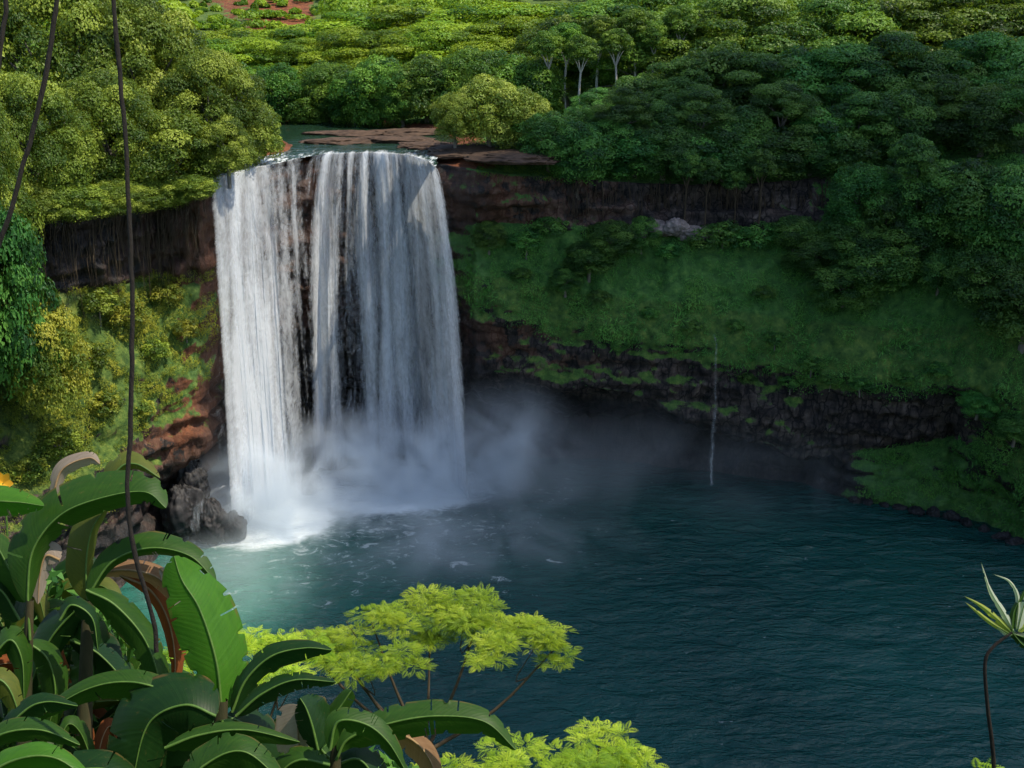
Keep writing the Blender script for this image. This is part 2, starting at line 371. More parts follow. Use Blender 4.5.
def gpoint(px, lev):                         # point on the displaced sheet at a pixel column and row level
    c = int(np.argmin(np.abs(PXS - px))); r = int(np.argmin(np.abs(LV[:, 0] - lev))); return Vector(G[r, c])

# ------------------------------------------------------------------ near bank under the viewpoint
def near_bank():
    xs = np.linspace(-60, 60, 120); vs = np.linspace(0, 1, 90)
    X, Vv = np.meshgrid(xs, vs, indexing='ij')
    prof_y = np.interp(Vv, [0, .1, .16, .3, .6, 1], [-25, -1, 2.0, 7, 26, 66])
    prof_z = np.interp(Vv, [0, .1, .16, .3, .6, 1], [73.5, 71.6, 71.2, 65.5, 40, -5])
    d = fbm(np.stack([X / 5, prof_y / 5, prof_z / 5], -1), 31, 4) * np.interp(Vv, [0, .16, .3, 1], [.1, .1, .7, 2.5])
    P = np.stack([X, prof_y - d * .3, prof_z + d], -1)
    o = link('near_bank', npmesh('near_bank', P, gridfaces(120, 90), True, dict(veg=np.full(X.shape, .8), red=np.full(X.shape, .3), yel=np.full(X.shape, .2), wet=X * 0)), M['terrain'])
    tag(o, 'steep bank below the viewpoint', 'ground', kind='structure')
near_bank()

# ------------------------------------------------------------------ water
def water_mat(river=False):
    m, nt, out = newmat('river_water' if river else 'pool_water'); L = nt.links.new
    pos = nt.nodes.new('ShaderNodeNewGeometry').outputs['Position']
    w1 = noise(nt, mapping(nt, pos, (.14, .42, 1), rot=(0, 0, R(14))), 1, 3, .55, .6)
    w2 = noise(nt, mapping(nt, pos, (.5, 1.1, 1), rot=(0, 0, R(-16))), 1, 4, .6, .4)
    w3 = noise(nt, mapping(nt, pos, (1.6, 2.8, 1), rot=(0, 0, R(5))), 1, 3, .6)
    h = math_(nt, 'ADD', math_(nt, 'MULTIPLY', w1, .5), math_(nt, 'ADD', math_(nt, 'MULTIPLY', w2, .28), math_(nt, 'MULTIPLY', w3, .09)))
    bmp = N(nt, 'ShaderNodeBump', i_Strength=.25 if river else 1.0, i_Distance=1.7); L(math_(nt, 'MULTIPLY', h, math_(nt, 'ADD', .25, math_(nt, 'MULTIPLY', noise(nt, mapping(nt, pos, (.035, .06, 1)), 1, 2, .5, .5), 1.6))), bmp.inputs['Height'])
    pr = N(nt, 'ShaderNodeBsdfPrincipled', i_Roughness=.09, i_IOR=1.33)
    big = noise(nt, pos, .03, 3)
    base = ramp(nt, [(.3, (.004, .036, .033)), (.7, (.010, .068, .058))], big).outputs[0]
    # greener water at left: glow of lit mist painted into the base colour
    def blob(cx, cy, rx, ry):
        v = mapping(nt, pos, (1/rx, 1/ry, 0), loc=(-cx/rx, -cy/ry, 0))
        ln = nt.nodes.new('ShaderNodeVectorMath'); ln.operation = 'LENGTH'; L(v, ln.inputs[0])
        return math_(nt, 'SUBTRACT', 1, ln.outputs['Value'], True)
    fo = noise(nt, mapping(nt, pos, (.35, .6, 1)), 1, 9, .72, 1.2)
    if not river:
        g = math_(nt, 'MULTIPLY', blob(-34, 122, 26, 26), 1.1, True)
        base = mixc(nt, g, base, (.03, .15, .11))
        near_ = math_(nt, 'MAXIMUM', math_(nt, 'MULTIPLY', blob(-36, 143, 14, 12), 2.2), math_(nt, 'MULTIPLY', blob(-20, 153, 24, 13), 1.7))
        wide = math_(nt, 'MULTIPLY', blob(-22, 140, 46, 32), .55)
        f = math_(nt, 'ADD', math_(nt, 'MAXIMUM', near_, wide), math_(nt, 'SUBTRACT', fo, .5))
        fm = ramp(nt, [(.38, (0, 0, 0)), (.72, (1, 1, 1))], f).outputs[0]
        fm2 = ramp(nt, [(.655, (0, 0, 0)), (.73, (.8, .8, .8))], math_(nt, 'ADD', fo, math_(nt, 'MULTIPLY', wide, .25))).outputs[0]
        near2 = math_(nt, 'MULTIPLY', near_, 1.2, True)
        fm = math_(nt, 'MAXIMUM', math_(nt, 'MULTIPLY', fm, math_(nt, 'ADD', near2, .12), True), math_(nt, 'MULTIPLY', fm2, .6))
    else:
        y = nt.nodes.new('ShaderNodeSeparateXYZ'); L(pos, y.inputs[0])
        nearlip = math_(nt, 'DIVIDE', math_(nt, 'SUBTRACT', 172, y.outputs[1]), 14, True)
        fl = noise(nt, mapping(nt, pos, (1.6, .35, 1)), 1, 6, .7)
        fm = ramp(nt, [(.55, (0, 0, 0)), (.7, (1, 1, 1))], math_(nt, 'ADD', fl, math_(nt, 'MULTIPLY', nearlip, .12))).outputs[0]
        fm = math_(nt, 'MULTIPLY', fm, nearlip)
        base = mixc(nt, .85, base, (.012, .028, .014))
    col = mixc(nt, fm, base, (.75, .8, .82)); L(col, pr.inputs['Base Color'])
    L(math_(nt, 'ADD', .09, math_(nt, 'MULTIPLY', fm, .7)), pr.inputs['Roughness'])
    L(bmp.outputs[0], pr.inputs['Normal']); L(pr.outputs[0], out.inputs['Surface']); return m
def sheet(name, x0, x1, y0, y1, z_, nx, ny, mat, wob=0, clip=False):
    X, Y = np.meshgrid(np.linspace(x0, x1, nx), np.linspace(y0, y1, ny), indexing='ij')
    Z = np.full(X.shape, z_) + (wob * (fbm(np.stack([X / 6, Y / 2.8 + X / 14, X * 0], -1), 77, 3) + .5 * vnoise(np.stack([X / 2.4, Y / 1.3 - X / 9, X * 0], -1), 78)) if wob else 0)
    Fc = gridfaces(nx, ny)
    if clip:
        pxv = 512 + X * F / (Y * CT + (CAMZ - z_) * ST); ly = np.interp(pxv, LIPP[:, 0], LIPY); ly = np.where(((pxv > 438) & (Y < 178)) | ((pxv < 209) & (Y < 175)), 1e3, ly)
        dd = np.maximum(river_dist(X, Y) - 2.5, ly + .4 - Y).ravel(); Fc = Fc[(dd[Fc] < 0).all(1)]
    return link(name, npmesh(name, np.stack([X, Y, Z], -1), Fc, True), mat)
tag(sheet('pool_water', -110, 150, 62, 175, 0, 420, 330, water_mat(), .3), 'dark teal plunge pool', 'water', kind='structure')
tag(sheet('river_water', -140, 2, 139, 232, 49.25, 420, 280, water_mat(True), .08, True), 'calm river above the fall', 'water', kind='structure')

# ------------------------------------------------------------------ waterfall
def fall_mat(name, tint=(.86, .9, .95), fine=False):
    m, nt, out = newmat(name); L = nt.links.new
    uv = nt.nodes.new('ShaderNodeTexCoord').outputs['UV']
    a = N(nt, 'ShaderNodeAttribute', attribute_name='dens').outputs['Fac']
    s1 = noise(nt, mapping(nt, uv, (.55, .05, 1)), 1, 4, .6, .6)
    s2 = noise(nt, mapping(nt, uv, (1.5, .10, 1)), 1, 5, .62, .8)
    s3 = noise(nt, mapping(nt, uv, (2.2, .55, 1)), 1, 6, .7, 1.2)
    s4 = noise(nt, mapping(nt, uv, (1.3, .42, 1)), 1, 7, .72, 2.0)
    w_ = (.30, .25, .2, .25) if not fine else (.2, .1, .2, .5)
    f = math_(nt, 'ADD', math_(nt, 'ADD', math_(nt, 'MULTIPLY', s1, w_[0]), math_(nt, 'MULTIPLY', s4, w_[3])), math_(nt, 'ADD', math_(nt, 'MULTIPLY', s2, w_[1]), math_(nt, 'MULTIPLY', s3, w_[2])))
    v = math_(nt, 'ADD', a, math_(nt, 'MULTIPLY', math_(nt, 'SUBTRACT', f, .5), 3.0))
    al = ramp(nt, [(.15, (0, 0, 0)), (1.0, (1, 1, 1))], v).outputs[0]
    d = nt.nodes.new('ShaderNodeBsdfDiffuse'); t = nt.nodes.new('ShaderNodeBsdfTranslucent'); tr = nt.nodes.new('ShaderNodeBsdfTransparent')
    d.inputs[0].default_value = (*tint, 1); t.inputs[0].default_value = (*tint, 1)
    b = N(nt, 'ShaderNodeBump', i_Strength=.8, i_Distance=.6); L(f, b.inputs['Height']); L(b.outputs[0], d.inputs['Normal'])
    m1 = nt.nodes.new('ShaderNodeMixShader'); m1.inputs[0].default_value = .5; L(d.outputs[0], m1.inputs[1]); L(t.outputs[0], m1.inputs[2])
    m2 = nt.nodes.new('ShaderNodeMixShader'); L(al, m2.inputs[0]); L(tr.outputs[0], m2.inputs[1]); L(m1.outputs[0], m2.inputs[2])
    L(m2.outputs[0], out.inputs['Surface']); return m
M['fall'] = fall_mat('falling_water')
LIP = np.column_stack([LIPP, LIPY])
def curtain(px0, px1, densf, v0, spread, seed, parent, name, nu=260, nv=190, zbot=0.0, upstream=5.0, uoff=0.0):
    """sheet of falling water between two lip columns; densf(px, t) -> density"""
    px = np.linspace(px0, px1, nu); ly = np.interp(px, LIP[:, 0], LIP[:, 1]); lY = np.interp(px, LIP[:, 0], LIP[:, 2])
    lz = zat(ly, lY); lX = (px - 512) / F * (lY * CT + (CAMZ - lz) * ST)
    e = fbm(np.stack([px / 9, px * 0 + seed, px * 0], -1), seed, 3)
    lY = lY - e * .5; lz = lz + e * .12 + .05
    vv = v0 * (1 + .30 * fbm(np.stack([px / 11, px * 0, px * 0 + 2.2], -1), seed + 5, 3))
    nup = 14
    tl = np.concatenate([-np.linspace(1, 0, nup, endpoint=False), np.linspace(0, 1, nv - nup)])
    V = np.zeros((nu, nv, 3)); D = np.zeros((nu, nv)); UV = np.zeros((nu, nv, 2))
    H = lz - zbot; cx = (lX[0] + lX[-1]) / 2
    for j, t in enumerate(tl):
        if t < 0:
            up = -t * upstream
            x = lX; y = lY + up; zz = lz + up * .03 + .12 * fbm(np.stack([px / 6, px * 0 + up, px * 0], -1), seed, 3); vc = -up
        else:
            drop = H * t ** 1.35; tm = np.sqrt(2 * drop / 9.8)
            y = lY - vv * tm; zz = lz - drop
            x = lX + (lX - cx) / (abs(lX[-1] - cx)) * spread * (tm / 3.1)
            r = 1.2 * fbm(np.stack([px / 7, tm * .8, px * 0 + 5], -1), seed + 9, 4) * min(1, t * 4)
            y = y - r; x = x + r * .3; vc = drop
        V[:, j] = np.stack([x, y, zz], -1)
        D[:, j] = densf(px, max(t, 0)) - (0 if t >= 0 else .1 + 1.1 * (-t))
        UV[:, j, 0] = lX + uoff; UV[:, j, 1] = vc
    me = npmesh(name, V, gridfaces(nu, nv), True, dict(dens=D), UV)
    return link(name, me, M['fall'], parent)
WF = empty('waterfall', (-27, 152, 0))
tag(WF, 'wide white waterfall dropping over the rock rim into the pool', 'waterfall')
def place(o, par):
    o.matrix_parent_inverse = par.matrix_world.inverted(); return o
bpy.context.view_layer.update()
def pw(x, pts): return np.interp(x, [a for a, b in pts], [b for a, b in pts])
def edgefade(px, a, b, w=4): return np.minimum(sstep(a, a + w, px), 1 - sstep(b - w, b, px))
def bands(px, t, B, seed):
    d = np.zeros_like(px)
    for k, (c, w, a0, a1) in enumerate(B):
        cc = c + 2.2 * math.sin(t * 5 + k * 1.7 + seed) * t; ww = w * (1 + .35 * math.sin(t * 7 + k * 2.3)) * (.8 + .35 * t)
        d = np.maximum(d, (a0 + (a1 - a0) * float(sstep(.1, .75, t))) * np.exp(-np.abs((px - cc) / ww) ** 2.4))
    return d
def densL(px, t):      # left dense stream
    d = bands(px, t, [(222, 7, .7, 1.0), (236, 12, .95, 1.35), (252, 12, .8, 1.3), (267, 8, .65, .9), (281, 7, .45, .7), (294, 5, .6, .55)], 1)
    return d - .12 - .5 * (1 - sstep(0, .06, t)) * (np.abs(px - 285) < 14) - (1 - edgefade(px, 207, 303, 12)) * 1.0
def densL2(px, t):
    d = pw(px, [(207, .2), (222, .5), (245, .6), (262, .45), (278, .3), (292, .25), (304, .15), (311, -.4)])
    d = d - sstep(.35, .75, t) * pw(px, [(207, 0), (270, 0), (290, .35), (311, .6)])
    return d - (1 - edgefade(px, 207, 311, 9)) * 1.1
RB = [(301, 4, .55, .1), (316, 4, .45, -.1), (329, 8, 1.0, 1.15), (341, 5, .6, .75), (352, 5, .8, .3), (366, 7, .85, .95), (380, 7, 1.0, 1.0), (394, 7, .8, .95), (406, 5, .6, .4), (418, 7, .7, .9), (430, 7, .75, 1.0)]
def densR(px, t):
    d = bands(px, t, RB, 2)
    return d - .14 - (1 - edgefade(px, 296, 441, 9)) * 1.0
def densR2(px, t):
    d = .46 + .12 * np.sin(px / 4.3) + pw(px, [(300, -.25), (315, -.2 - .5 * t), (330, .1), (352, -.08 - .32 * t), (372, .1), (441, .12)])
    return d - .06 * t - (1 - edgefade(px, 303, 441, 10)) * 1.0
for args in [(207, 303, densL, 1.5, .8, 11, 0), (207, 311, densL2, 1.0, .4, 12, 60)]:
    place(curtain(args[0], args[1], args[2], args[3], args[4], args[5], WF, 'water_strand', uoff=args[6]), WF)
def densS(px, t):
    return -.42 + .5 * t - (1 - edgefade(px, 205, 446, 14)) * .8 + .15 * np.sin(px / 9.0)
M['spray'] = fall_mat('falling_spray', fine=True)
for args in [(296, 441, densR, 1.3, 5.0, 13, 120), (303, 441, densR2, .7, 4.2, 14, 190)]:
    place(curtain(args[0], args[1], args[2], args[3], args[4], args[5], WF, 'water_strand', uoff=args[6]), WF)

place(curtain(205, 446, densS, 1.9, 5.5, 17, WF, 'water_strand', uoff=300), WF).data.materials[0] = M['spray']
# thin side cascade
def ribbon(name, pts, w, seed, dens, mat, parent=None, nu=14, nv=90):
    C = catmull(pts, nv); u = np.linspace(-1, 1, nu)
    ww = np.interp(np.linspace(0, 1, nv), np.linspace(0, 1, len(w)), w)
    X = C[:, 0][None] + u[:, None] * ww[None]; Y = C[:, 1][None] - (1 - u[:, None]**2) * ww[None] * .5 + 0 * X; Z = C[:, 2][None] + 0 * X
    V = np.stack([X, Y, Z], -1); V[..., 0] += .06 * fbm(V / 2.5, seed, 3)
    D = dens - .9 * np.abs(u[:, None])**2 + 0 * X
    UV = np.stack([X + seed * 7, 50 - Z], -1)
    return link(name, npmesh(name, V, gridfaces(nu, nv), True, dict(dens=D), UV), mat, parent)
sc_ = ribbon('small_cascade', [at(714, 334, 152.0), at(715.5, 345, 150.6), at(715, 390, 150.1), at(713, 430, 149.9), at(710, 470, 149.8), at(709.5, 484, 149.8)], [.3, .5, .65, .9, 1.2], 3, .36, M['fall'])
tag(sc_, 'thin side cascade trickling down the dark shaded rock right of the main fall', 'waterfall')

# ------------------------------------------------------------------ boulders
def boulder(loc, r, seed, name='boulder', label=None, group=None, mat='boulder'):
    n = 44; a = np.linspace(0, math.pi, n); b = np.linspace(0, 2 * math.pi, 2 * n)
    A, B = np.meshgrid(a, b, indexing='ij'); D = np.stack([np.sin(A) * np.cos(B), np.sin(A) * np.sin(B), np.cos(A)], -1)
    k = 1 + .4 * fbm(D * 1.4 + seed, seed, 2)[..., None] - .32 * np.abs(fbm(D * 2.6 + seed, seed + 3, 4))[..., None] + .10 * fbm(D * 9 + seed, seed + 6, 3)[..., None]
    V = D * k * np.array(r)
    V = V[:-1]; o = link(name, npmesh(name, V, gridfaces(n - 1, 2 * n), True), M[mat]); o.location = loc
    tag(o, label, 'rock', group); return o
g_ = 'wet boulders at the foot of the left cliff'
boulder(at(212, 524, 136.5), (2.6, 2.4, 3.2), 3, label='large wet black boulder with white water running over it left of the fall', group=g_)
boulder(at(234, 527, 137), (1.7, 1.6, 2.2), 5, label='black boulder at the splash edge, right of the large one', group=g_)
boulder(at(184, 515, 136), (3.4, 3.0, 4.6), 8, label='dark rock lump at the foot of the cliff under the big banana leaf', group=g_)
boulder(at(312, 490, 153), (1.8, 1.8, 2.6), 9, label='dark rock in the gap between the two halves of the fall', group=g_)
boulder(at(194, 478, 139.5), (2.2, 2.6, 3.4), 15, label='dark rock leaning on the cliff foot behind the large boulder', group=g_)
sp = ribbon('spill_cascade', [at(226, 484, 137.5), at(212, 490, 134.6), at(200, 508, 132.9), at(194, 540, 132.2)], [1.0, 1.5, 1.8, 2.2], 6, .25, M['fall'])
tag(sp, 'short white spill of water over the boulders left of the fall', 'waterfall')
shore = [(855, 499), (868, 503), (884, 504), (899, 508), (916, 510), (933, 514), (951, 519), (966, 524), (983, 532), (1000, 540), (1014, 547)]
for i, (px, py) in enumerate(shore):
    Y = np.interp(px, [850, 900, 950, 1024], [149, 146.5, 144, 134.5]); q = at(px, py, Y); q.z = .1
    nm = ['first', 'second', 'third', 'fourth', 'fifth', 'sixth', 'seventh', 'eighth', 'ninth', 'tenth', 'eleventh'][i]
    boulder(q, (random.uniform(.7, 1.5), random.uniform(.6, 1.2), random.uniform(.5, 1.0)), 40 + i, label=f'{nm} shoreline rock from the left along the right bank of the pool', group='small rocks along the right waterline')

# ------------------------------------------------------------------ trees
def crown_mesh(name, lobes, leaf, nper, asp=.6, squash=1.0, jit=.45, inner=.12):
    C = []; NN = []; T = []
    for (c, r, tint) in lobes:
        r = np.array(r); area = (r[0] * r[1] + r[0] * r[2] + r[1] * r[2]) / 3
        n = int(nper * area) + 12
        d = rng.normal(0, 1, (n, 3)); d[:, 2] = np.where(rng.random(n) < .72, np.abs(d[:, 2]), d[:, 2]); d /= np.linalg.norm(d, axis=1)[:, None]
        q = 1 - inner * rng.random(n) ** .7 * 3 * rng.random(n)
        q *= 1 + .22 * vnoise(d * 2.7 + np.array(c) * 3.1, 4) + .1 * vnoise(d * 7 + np.array(c) * 1.7, 8)
        C.append(np.array(c) + d * r * q[:, None]); NN.append(d / r * r.mean()); T.append(np.full(n, tint) + rng.normal(0, .12, n))
    C = np.concatenate(C); NN = np.concatenate(NN); NN /= np.linalg.norm(NN, axis=1)[:, None]; T = np.concatenate(T)
    V, Fc = leafcards(C, NN, np.full(len(C), leaf), asp, jit)
    return npmesh(name, V, Fc, False, dict(tint=np.repeat(np.clip(T, 0, 1), 4)))
def umbrella_variant(R0, H, seed):
    """flat, tiered rain-tree crown; base of tree at 0"""
    r = random.Random(seed); lobes = []; tips = []
    for tier, (rf, hf, n) in enumerate([(.9, .42, 7), (1.0, .64, 11), (.8, .80, 9), (.5, .93, 5), (.15, 1.0, 2)]):
        for k in range(n):
            a = 2 * math.pi * (k + r.uniform(-.4, .4)) / n; rr = R0 * rf * r.uniform(.62, 1.0)
            hz = H * hf + r.uniform(-.05, .05) * H - .08 * H * (rr / R0) ** 2
            s = R0 * r.uniform(.2, .42)
            lobes.append(((rr * math.cos(a), rr * math.sin(a), hz), (s, s, s * r.uniform(.42, .68)), r.uniform(0, 1)))
            if r.random() < .4: tips.append(lobes[-1][0])
    cm = crown_mesh('crown', lobes, .34, 250, jit=.42)
    tb = MB(); fork = H * r.uniform(.3, .42); w = H * .022
    tb.tube(catmull([(0, 0, -1.5), (r.uniform(-.3, .3), r.uniform(-.3, .3), fork * .5), (0, 0, fork)], 8), np.linspace(w * 1.4, w, 8))
    for tpt in tips[:9]:
        e = Vector(tpt); mid = Vector((e.x * .35, e.y * .35, fork + (e.z - fork) * .6))
        tb.tube(catmull([(0, 0, fork - .3), mid, (e.x, e.y, e.z - .2)], 9), np.linspace(w * .7, w * .15, 9), 5)
    return cm, tb.mesh('trunk')
def dome_variant(R0, H, seed, n=48, base=.02, leaf=.29, dens=270, low=-.75, smin=.22, smax=.38):
    r = random.Random(seed); lobes = []
    for k in range(n):
        u = (k + .5) / n; zc = 1 - u * (1 - low); a = k * 2.39996 + r.uniform(-.3, .3)
        rad = math.sqrt(max(0, 1 - min(abs(zc), .75 if zc < 0 else 1) ** 2)) * r.uniform(.68, .98)
        s = R0 * r.uniform(smin, smax)
        lobes.append(((R0 * .8 * rad * math.cos(a), R0 * .8 * rad * math.sin(a), H * (.46 + .42 * zc)), (s, s, s * .8), r.uniform(.0, 1.0)))
    cm = crown_mesh('crown', lobes, leaf, dens)
    tb = MB(); w = H * .028
    tb.tube(catmull([(0, 0, -2), (.2, 0, H * .2), (0, 0, H * .45)], 8), np.linspace(w * 1.5, w, 8))
    for k in range(7):
        a = k * .9; tb.tube(catmull([(0, 0, H * .3), (R0*.25*math.cos(a), R0*.25*math.sin(a), H*.5), (R0*.6*math.cos(a), R0*.6*math.sin(a), H * .68)], 8), np.linspace(w * .6, w * .15, 8), 5)
    return cm, tb.mesh('trunk')
UMB = [umbrella_variant(7, 13, s) for s in (1, 2, 3, 4, 31, 32)]
DOM = [dome_variant(5, 9, s, leaf=lf, dens=270 * (.29 / lf) ** 2, n=nn_) for s, lf, nn_ in ((5, .29, 44), (6, .24, 38), (7, .33, 50), (35, .26, 34), (36, .38, 44))]
BUSH = [dome_variant(2.2, 2.8, s, 22, .1, .26, 330) for s in (8, 9)]
BIG = [dome_variant(9.5, 18, s, 80, 0, .30, 260, -.8, .16, .30) for s in (15, 16)]
def h0(v): return 13 if v in UMB else 9 if v in DOM else 18 if v in BIG else 15 if v in SLIM else 2.8
MATCOPY = {}
def mesh_with(me, mat):
    k = (me.name, mat.name)
    if k not in MATCOPY:
        c = me.copy(); c.materials.clear(); c.materials.append(mat); MATCOPY[k] = c
    return MATCOPY[k]
def tree(loc, variant, crown_mat, sc, label, group, name='tree', bark='bark', rz=None, trunk=True):
    rz = random.uniform(0, 6.28) if rz is None else rz
    e = empty(name, loc, rz, sc); tag(e, label, 'bush' if 'bush' in name or 'shrub' in name else 'tree', group)
    for nm, me, mt in (('crown', variant[0], crown_mat), ('trunk', variant[1], M[bark]))[:2 if trunk else 1]:
        o = bpy.data.objects.new(nm, mesh_with(me, mt)); COL.objects.link(o); o.parent = e
    return e
ORD = ['first', 'second', 'third', 'fourth', 'fifth', 'sixth', 'seventh', 'eighth', 'ninth', 'tenth', 'eleventh', 'twelfth', 'thirteenth', 'fourteenth', 'fifteenth', 'sixteenth', 'seventeenth', 'eighteenth', 'nineteenth', 'twentieth']

# rows on the right: (label of row, group, [(px, top py, Y)], material, variants)
def row(spec, kinds, mat, where, group, name, look, bark='bark', hs=1.0):
    for i, (px, ptop, Y) in enumerate(spec):
        var = kinds[i % len(kinds)]; H0 = h0(var)
        X = xat(px, Y, 50); gz = ground(X, Y); top = zat(ptop, Y); h = max(top - gz, H0 * .35)
        s = h / H0; sx = s * hs * random.uniform(.92, 1.1)
        X = xat(px, Y, (gz + top) / 2)
        lk = look[i % len(look)]
        tree((X, Y, gz - .2), var, mat, (sx, sx, s), f'{lk}, {ORD[i]} from left {where}', group, name, bark)
def slim_variant(R0, H, seed, n=34):
    r = random.Random(seed); lobes = []
    for k in range(n):
        zc = 1 - (k + .5) / n * 1.5; a = k * 2.39996 + r.uniform(-.3, .3); rad = math.sqrt(max(0, 1 - min(abs(zc), .9) ** 2)) * r.uniform(.5, 1)
        s = R0 * r.uniform(.22, .36); lobes.append(((R0 * .8 * rad * math.cos(a), R0 * .8 * rad * math.sin(a), H * (.80 + .16 * zc)), (s, s, s * .6), r.uniform(.0, 1.0)))
    cm = crown_mesh('crown', lobes, .28, 270); tb = MB(); w = H * .012; dx = r.uniform(-.6, .6)
    tb.tube(catmull([(0, 0, -1), (dx, .2, H * .3), (dx * .3, 0, H * .58)], 12), np.linspace(w * 1.4, w, 12))
    for k in range(5):
        a = k * 1.26 + r.random(); tb.tube(catmull([(dx * .3, 0, H * .55), (R0*.25*math.cos(a), R0*.25*math.sin(a), H*.68), (R0*.6*math.cos(a), R0*.6*math.sin(a), H * .8)], 8), np.linspace(w * .8, w * .2, 8), 5)
    return cm, tb.mesh('trunk')
SLIM = [slim_variant(3.6, 15, s) for s in (21, 22)]
U, D_ = UMB, DOM
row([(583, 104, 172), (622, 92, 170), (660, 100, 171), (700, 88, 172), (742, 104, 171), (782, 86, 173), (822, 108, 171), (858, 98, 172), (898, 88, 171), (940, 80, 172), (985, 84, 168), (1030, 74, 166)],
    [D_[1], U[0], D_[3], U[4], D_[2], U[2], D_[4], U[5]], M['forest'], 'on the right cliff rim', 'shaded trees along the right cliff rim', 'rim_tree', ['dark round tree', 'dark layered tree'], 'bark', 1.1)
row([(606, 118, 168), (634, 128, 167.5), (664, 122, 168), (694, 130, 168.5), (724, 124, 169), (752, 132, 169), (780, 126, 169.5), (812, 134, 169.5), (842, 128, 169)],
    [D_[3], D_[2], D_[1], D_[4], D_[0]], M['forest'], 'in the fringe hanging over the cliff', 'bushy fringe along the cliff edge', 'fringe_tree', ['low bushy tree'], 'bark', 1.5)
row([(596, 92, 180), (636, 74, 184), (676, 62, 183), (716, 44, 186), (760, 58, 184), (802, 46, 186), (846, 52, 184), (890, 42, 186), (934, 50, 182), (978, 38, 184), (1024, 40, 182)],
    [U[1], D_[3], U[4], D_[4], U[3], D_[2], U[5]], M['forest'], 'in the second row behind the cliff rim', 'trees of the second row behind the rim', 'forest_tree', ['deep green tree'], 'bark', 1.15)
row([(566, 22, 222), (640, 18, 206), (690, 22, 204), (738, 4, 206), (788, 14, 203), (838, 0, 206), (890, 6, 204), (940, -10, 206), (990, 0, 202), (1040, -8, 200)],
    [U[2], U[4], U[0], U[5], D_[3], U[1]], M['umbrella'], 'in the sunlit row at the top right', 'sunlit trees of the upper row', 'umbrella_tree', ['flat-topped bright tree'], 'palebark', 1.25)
row([(600, 6, 226), (660, -8, 232), (730, -14, 235), (800, -20, 232), (880, -40, 235), (960, -44, 230), (1035, -46, 228)],
    [U[3], U[1]], M['umbrella'], 'in the last row at the top right', 'trees at the top right edge', 'umbrella_tree', ['sunlit flat tree'], 'palebark', 1.3)
for i, (px, pt, pb_, Y) in enumerate([(548, 30, 118, 196), (566, 22, 116, 199), (580, 34, 120, 194), (598, 14, 112, 200), (614, 28, 112, 195), (632, 8, 104, 200), (652, 20, 100, 198), (678, 4, 96, 200)]):
    top = zat(pt, Y); bz = zat(pb_, Y); ss = (top - bz) / 15; tree((xat(px, Y, bz), Y, bz), SLIM[i % 2], M['umbrella'], (ss * 1.0, ss * 1.0, ss), f'slender pale-stemmed tree, {ORD[i]} from left, between the river bushes and the dark forest', 'pale slender trees behind the rim', 'slender_tree', 'palebark2')
def slope_tree(px, lev, h, var, mat, label, name='slope_tree', w=1.0, bark='bark', group='trees on the right slope'):
    q = gpoint(px, lev); s = h / h0(var)
    tree((q.x, q.y - .3, q.z - .8), var, mat, (s * w, s * w, s), label, group, name, bark, trunk=name != 'fringe_tree')
FO = M['forest']
slope_tree(902, 4.95, 15, SLIM[0], FO, 'pale-trunked tall tree standing on the slope at upper right, left of its twin', bark='palebark')
slope_tree(912, 4.92, 14, SLIM[1], FO, 'right one of the two pale-trunked tall trees on the upper right slope', bark='palebark')
for i, px in enumerate((684, 703, 733, 757)):
    slope_tree(px, 5.03, 13.5 - (i % 3), SLIM[i % 2], FO, f'slender pale trunk against the bare cliff band, {ORD[i]} from the left', bark='rootbrown', group='slender trees against the bare cliff', w=.75)
slope_tree(862, 5.0, 11, D_[1], FO, 'round dark tree at the right end of the bare cliff band', )
slope_tree(885, 4.9, 9, D_[2], FO, 'bushy dark tree in front of the two pale trunks, left side')
slope_tree(932, 4.95, 11, D_[0], FO, 'bushy dark tree to the right of the two pale trunks')
slope_tree(968, 4.9, 12, D_[2], FO, 'tall bushy tree upper on the slope, second from the right picture edge')
slope_tree(1004, 4.8, 13, D_[0], FO, 'tall bushy tree on the slope cut by the right picture edge')
slope_tree(938, 4.6, 6.5, D_[1], M['cover'], 'small round brighter green tree above the grass patch')
slope_tree(985, 4.5, 9, D_[1], FO, 'broad dark tree hanging over the right end of the rock bulge', w=1.3)
slope_tree(1024, 4.35, 10, D_[2], FO, 'lowest dark tree on the slope at the right picture edge', w=1.2)
slope_tree(905, 4.72, 7.5, D_[0], FO, 'dark tree below the two pale trunks', w=1.4)
slope_tree(872, 4.62, 7.5, D_[2], FO, 'wide dark tree in the middle of the spreading thicket', w=1.5)
slope_tree(843, 4.5, 7, D_[0], FO, 'lowest dark tree of the thicket between the two grass patches', w=1.4)
slope_tree(815, 4.75, 6.5, D_[1], FO, 'left dark tree of the spreading thicket', w=1.5)
slope_tree(848, 4.82, 7, D_[1], FO, 'upper dark tree of the spreading thicket', w=1.5)
slope_tree(792, 4.92, 5, D_[2], FO, 'low dark tree under the bare cliff band, left of the thicket', w=1.4)
slope_tree(612, 4.8, 5.5, D_[1], FO, 'dark tree growing under the cliff left of the pale boulders', w=1.5)
slope_tree(588, 4.62, 5, D_[2], FO, 'dark tree in the middle of the dark group on the left grass slope', w=1.5)
slope_tree(565, 4.42, 3.6, D_[0], FO, 'lowest dark tree of the group on the left grass slope', w=1.4)
slope_tree(640, 4.9, 4.5, D_[0], FO, 'dark tree under the pale boulders', w=1.3)
slope_tree(490, 4.85, 4, D_[0], FO, 'small tree at the cliff foot next to the right edge of the fall', w=1.3)
slope_tree(980, 3.6, 3.6, D_[1], M['cover'], 'low rounded tree over the right end of the rock bulge', w=1.6)
